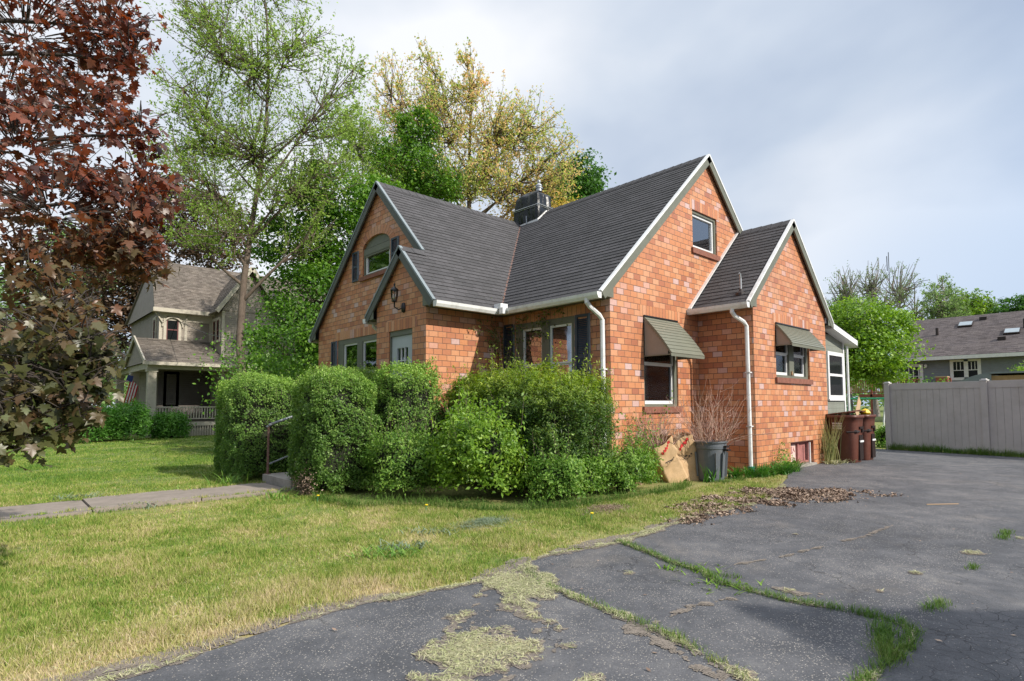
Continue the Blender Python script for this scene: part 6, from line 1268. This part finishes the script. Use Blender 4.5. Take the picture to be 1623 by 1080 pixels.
tag(npmesh('grass', np.stack([B - sd, B + sd, tip], 1).reshape(-1, 3), 3, 'grass_blade'), 'short yellow-green mown grass covering the front lawn', 'grass', kind='stuff')
# taller weeds along walk, beds, fence, cracks
def tuft_line(pts, step, wid, per, h, w_, rr, skip=0.0, zb=0.0):
    out = []
    for a, b in zip(pts[:-1], pts[1:]):
        L = math.hypot(b[0] - a[0], b[1] - a[1]); k = max(1, int(L / step))
        for i in range(k):
            if rr.uniform() < skip: continue
            t_ = (i + rr.uniform()) / k; c = (a[0] + (b[0] - a[0]) * t_, a[1] + (b[1] - a[1]) * t_); m_ = int(per * rr.uniform(.4, 1.6)); out.append(np.stack([rr.normal(c[0], wid, m_), rr.normal(c[1], wid, m_), np.full(m_, zb)], 1))
    P = np.concatenate(out); k = len(P); nz = fbm(P[:, :2], 2.5, 5, 3); hh = h * rr.uniform(.4, 1.3, k) * (.4 + 1.2 * nz); return blades(P, hh, w_ * rr.uniform(.7, 1.3, k), .4 * rr.uniform(0, 1.5, k), .6 * rr.uniform(0, 1.4, k), rr, 2)
CA = [(-3.14, -2.45), (-3.28, -2.9), (-3.4, -3.17), (-3.48, -3.55), (-3.63, -3.69), (-3.66, -4.23), (-3.59, -4.52), (-3.58, -4.82), (-3.66, -4.93), (-3.94, -4.97), (-4.29, -4.94), (-4.6, -4.92), (-5.6, -4.95)]
CB = [(-4.45, -2.55), (-4.60, -2.9), (-4.67, -3.5), (-4.73, -4.0), (-4.84, -4.32), (-4.95, -4.6), (-5.05, -4.9)]
CC = [(-3.5, -4.93), (-2.9, -4.92)]
q = np.concatenate([tuft_line(BED[:7] + [(.9, -.85)], .02, .05, 12, .15, .003, r), tuft_line([(11.45, -1.1), (11.0, -3.4), (10.2, -7.6)], .03, .09, 26, .22, .006, r), tuft_line([(-14, 4.10), (-4.3, 4.12)], .04, .05, 10, .07, .003, r, .4), tuft_line([(-14, 2.9), (-4.3, 2.88)], .04, .05, 10, .06, .003, r, .4), tuft_line([(1.3, -1.15), (2.2, -1.2)], .02, .04, 10, .10, .003, r)])
tag(npmesh('tall_grass', q, 4, 'weed_blade'), 'longer uncut grass along the bed, the walk and the fence foot', 'grass', kind='stuff')
q = np.concatenate([tuft_line(CA, .012, .022, 13, .05, .0022, r, .25, .012), tuft_line(CB, .012, .025, 9, .04, .0022, r, .4, .012), tuft_line([(-3.2, -4.9), (-2.95, -4.95)], .012, .03, 12, .05, .002, r, 0, .012), tuft_line([(-1.9, -4.93), (-1.75, -4.93)], .02, .02, 10, .05, .003, r, 0, .012), tuft_line([(-.45, -4.95), (.1, -4.93)], .02, .03, 10, .05, .003, r, 0, .012), tuft_line([(-3.75, -4.8), (-4.2, -4.95)], .010, .035, 13, .06, .0025, r, 0, .012), tuft_line([(-3.50, -3.3), (-3.42, -3.8)], .02, .02, 9, .04, .0025, r, .2, .012)])
tag(npmesh('crack_grass', q, 4, 'weed_blade'), 'grass growing in the joints of the asphalt driveway', 'grass', kind='stuff')
# clippings, dust and dead leaves on the asphalt
def seg_d(P, pts):
    d = np.full(len(P), 9.)
    for a, b in zip(pts[:-1], pts[1:]):
        a = np.array(a); b = np.array(b); t_ = np.clip(((P - a) @ (b - a)) / ((b - a) @ (b - a)), 0, 1); d = np.minimum(d, np.linalg.norm(P - (a + t_[:, None] * (b - a)), axis=1))
    return d
CLP = [(-4.95, -2.62), (-5.25, -2.85), (-5.67, -3.08), (-5.96, -3.29), (-6.05, -3.6), (-5.79, -3.78), (-5.38, -3.72), (-5.1, -3.52), (-5.07, -3.28), (-4.70, -3.12), (-4.45, -2.8), (-4.3, -2.45), (-4.6, -2.4)]
def clip_density(P):
    n_ = fbm(P, 4.2, 61, 4); n2_ = fbm(P, 13., 62, 3); ins = in_poly(P, CLP); dp = seg_d(P, CLP + [CLP[0]]); v = np.where(ins, .56 + np.clip(dp, 0, .2) * .8, .45 - dp * 4) + (n_ - .5) * 2.1
    e = np.abs(P[:, 1] - edge_b(P[:, 0])); v = np.maximum(v, .75 - e * 6.5 + (n_ - .5) * 1.1 - .30 * (P[:, 0] < -5.6) - .12 * (P[:, 0] > -1.5))
    v = np.maximum(v, .72 - seg_d(P, CB) * 7 + (n_ - .5) * 1.3); v = np.maximum(v, .62 - seg_d(P, CA) * 11 + (n_ - .5) * 1.0); v = np.maximum(v, .70 - seg_d(P, [(-5.9, -4.0), (-5.4, -4.05)]) * 5 + (n_ - .5) * 1.2)
    for (x, y, s_) in ((-2.3, -4.65, 9), (-1.25, -4.85, 4.5), (-.2, -5.05, 4), (.9, -5.2, 3), (-3.0, -4.6, 11), (-3.45, -4.15, 6), (4.2, -3.4, 3), (7.5, -3.6, 3), (-1.6, -3.5, 8), (-3.9, -3.15, 8)): v = np.maximum(v, .66 - np.hypot((P[:, 0] - x) * .8, P[:, 1] - y) * s_ + (n_ - .5) * .9)
    return v + (n2_ - .5) * .25
def sheet(name, dens, x0, x1, y0, y1, cell, thr, z, mat):
    xs = np.arange(x0, x1, cell); ys = np.arange(y0, y1, cell); gx, gy = np.meshgrid(xs, ys, indexing='ij'); Pc = np.stack([gx.ravel() + cell / 2, gy.ravel() + cell / 2], 1); d = dens(Pc); k = d > thr; Pc = Pc[k]; hz = z + .006 * np.clip((d[k] - thr) * 3, 0, 1) + .004 * fbm(Pc, 20, 3, 2); n = len(Pc); h = cell * .52
    V = np.stack([np.stack([Pc[:, 0] + a * h, Pc[:, 1] + b * h, hz], 1) for a, b in ((-1, -1), (1, -1), (1, 1), (-1, 1))], 1).reshape(-1, 3); V += r.normal(0, cell * .12, V.shape) * np.array([1, 1, 0]); return npmesh(name, V, 4, mat)
DUST = [[(-3.35, -3.5), (-2.6, -3.75), (-2.0, -3.85), (-1.2, -4.0), (-.4, -4.05)], [(-4.7, -3.85), (-4.2, -3.85), (-3.9, -3.95)], [(-4.75, -3.7), (-4.95, -4.3), (-5.1, -4.8)], [(-3.5, -4.0), (-3.4, -4.5)]]
def dust_density(P):
    v = clip_density(P) + .16
    for l, k in zip(DUST, (13, 9, 4.5, 5)): v = np.maximum(v, .66 - seg_d(P, l) * k + (fbm(P, 9, 64, 4) - .5) * 1.5)
    return v
o = sheet('edge_soil', lambda P: .70 - np.abs(P[:, 1] - edge_b(P[:, 0]) - .12) * 2.6 + (fbm(P, 3.0, 66, 4) - .5) * 1.1 - .12 * (P[:, 0] > -3), -9, -.5, -2.7, -1.5, .02, .55, .006, 'dust_sheet'); tag(o, 'bare dry soil where the lawn meets the asphalt', 'soil', kind='stuff')
o = sheet('dried_mud', dust_density, -8, 2, -5.3, -1.9, .012, .58, .013, 'dust_sheet'); tag(o, 'dusty dried mud along the cracks and the lawn edge of the asphalt', 'mud', kind='stuff')
o = sheet('grass_clippings', clip_density, -8, 2, -5.3, -1.9, .014, .60, .016, 'straw_sheet'); o['kind'] = 'stuff'; tag(o, 'pale grass clippings spread over the near asphalt', 'grass clippings')
def scatter(dens, n, x0, x1, y0, y1, thr, L, W, z, mat, name, lab, cat, seed, flat=.25):
    rr = np.random.default_rng(seed); P = np.stack([rr.uniform(x0, x1, n), rr.uniform(y0, y1, n)], 1); P = P[dens(P) + rr.normal(0, .07, n) > thr]; k = len(P); Nn = rr.normal(size=(k, 3)) * flat + np.array([0, 0, 1.]); Q = np.stack([P[:, 0], P[:, 1], z + rr.uniform(0, .012, k)], 1)
    o = leaves(name, Q, L * rr.uniform(.5, 1.5, k), mat, N=Nn, aspect=W); return tag(o, lab, cat, kind='stuff')
scatter(clip_density, 520000, -8, 2, -5.3, -1.9, .55, .035, .10, .018, 'straw', 'cut_grass', 'loose blades of cut grass scattered over the asphalt', 'cut grass', 63)
LIT = [(-1.9, -2.42), (-1.2, -2.0), (-.2, -1.8), (.9, -1.85), (1.6, -2.2), (2.0, -2.9), (1.85, -3.4), (.7, -2.92), (-.1, -2.66), (-.9, -2.48)]
def lit_density(P): return np.where(in_poly(P, LIT), .50 + np.clip(seg_d(P, LIT + [LIT[0]]), 0, .25) * .8, .48 - seg_d(P, LIT + [LIT[0]]) * 1.8) + (fbm(P, 4.5, 71, 4) - .5) * 1.5
o = sheet('bare_soil', lambda P: lit_density(P) + .03, -3, 3, -4, -1.2, .016, .60, .014, 'soil'); tag(o, 'brown soil and mulch spilling onto the driveway below the rubbish can', 'soil', kind='stuff')
rr = np.random.default_rng(72); P = np.stack([rr.uniform(-3, 3, 60000), rr.uniform(-4, -1.2, 60000)], 1); d = lit_density(P) + rr.normal(0, .13, 60000); P = P[d > .50]; hgt = .030 * np.clip((d[d > .50] - .56) * 3.2, 0, 1) * rr.uniform(.1, 1.2, len(P)); Q = np.stack([P[:, 0], P[:, 1], .018 + hgt], 1)
tag(leaves('leaf_litter', Q, .036 * rr.uniform(.4, 1.5, len(P)), 'litter', N=rr.normal(size=(len(P), 3)) * .5 + np.array([0, 0, 1.]), aspect=.65, fold=.15), 'heap of dead brown leaves lying across the edge of the driveway', 'leaf litter', kind='stuff')
scatter(lambda P: np.full(len(P), .5) + (fbm(P, 1.2, 80, 4) - .5) * .6, 900, -7, 10, -12, -1.5, .56, .03, .5, .016, 'litter', 'stray_leaf_bits', 'stray bits of leaf and twig over the open driveway', 'leaf bits', 81, .2)
P, rad = polar(9000, 3, 12, -46, 30); P = P[lawn_ok(P)]; P = P[fbm(P, 1.1, 90, 3) > .50]; tag(leaves('thatch', np.stack([P[:, 0], P[:, 1], np.full(len(P), .035)], 1), .035 * r.uniform(.5, 1.5, len(P)), 'straw', N=r.normal(size=(len(P), 3)) * .35 + np.array([0, 0, 1.]), aspect=.08), 'dry straw-coloured thatch lying in the lawn', 'thatch', kind='stuff')
rr = np.random.default_rng(95); n = 900; P = np.stack([rr.normal(-4.13, .04, n), rr.normal(2.45, .16, n), np.abs(rr.normal(.16, .10, n))], 1)
tag(leaves('dead_foliage', P, .035, 'litter', aspect=.5), 'patch of dead brown foliage low on the middle hedge', 'dead leaves', kind='stuff')
# individual weeds and small litter
for i, (x, y, lab, mat, s_, n) in enumerate(((-5.0, -1.35, 'dark tufty weed patch in the near lawn, left part', 'weed_leaf', .10, 60), (-4.75, -1.2, 'grey-green tufty weed patch in the near lawn, beside the darker one', 'silver_leaf', .08, 50), (-4.2, -.9, 'bluish weed patch further up the near lawn', 'silver_leaf', .06, 50), (-6.15, 3.0, 'silvery leafy weed on the near edge of the front walk', 'silver_leaf', .10, 50), (-6.6, 4.35, 'silvery leafy weed on the far edge of the front walk', 'silver_leaf', .11, 60), (-4.6, 4.35, 'green weed clump at the corner of the walk and left hedge', 'weed_leaf', .30, 70), (-4.5, 2.35, 'light green weed at the foot of the steps', 'weed_leaf', .2, 40), (-5.3, 4.1, 'small weed growing across the walk joint', 'weed_leaf', .12, 30), (-3.48, -3.42, 'small leafy weed in the asphalt joint, nearer the lawn', 'bright_leaf', .07, 24), (-3.66, -3.8, 'small leafy weed in the asphalt joint, farther from the lawn', 'bright_leaf', .07, 24))):
    strap_plant('lawn_weed', lab, [(x, y), (x + .12, y - .08), (x - .1, y + .1)] if s_ < .15 else [(x, y)], n // (2 if s_ < .15 else 1), s_, .009, mat, 200 + i, .7, .7, 'weed', .07 if s_ < .2 else .10)
for i, (x, y, lab) in enumerate(((-4.25, 1.75, 'yellow dandelion flower at the foot of the middle hedge'), (-2.55, -1.65, 'yellow dandelion flower in the lawn near the driveway edge'), (-3.6, .1, 'yellow dandelion flower below the bright-green bush'))):
    t = thing('dandelion', lab, 'flower', (x, y, 0)); m = MB(); m.tube([(x, y, 0), (x + .01, y, .09)], .003, 5); m.build('stem', 'green_metal', t); m = MB(); m.lathe((x + .01, y, .09), [(0, -.005), (.018, 0), (.022, .008), (.012, .014), (0, .015)], 10); m.build('head', 'dandelion', t)
m = MB(); a = Vector((1.35, -4.0, .02)); b = a + Vector((.34, -.27, 0)); m.beam(a, b, .014, .008); tag(m.build('wood_strip', 'card'), 'thin pale strip of wood lying on the driveway', 'stick')
# brush piles: grey dry twigs in the lawn
for i, (x, y, lab) in enumerate(((-3.55, -.95, 'greyish heap of dry raked grass in the lawn'), (-1.9, -1.35, 'greyish heap of dry raked grass nearer the rubbish can'))):
    rr = np.random.default_rng(300 + i); n = 1500; P = np.stack([rr.normal(x, .20, n), rr.normal(y, .10, n), np.zeros(n)], 1); P[:, 2] = .03 + .03 * np.exp(-((P[:, 0] - x) ** 2 + (P[:, 1] - y) ** 2) / .04) * rr.uniform(.3, 1, n)
    tag(leaves('dry_grass_heap', P, .06, 'litter' if i else 'silver_leaf', N=rr.normal(size=(n, 3)) * .5 + np.array([0, 0, 1.]), aspect=.07), lab, 'grass heap')
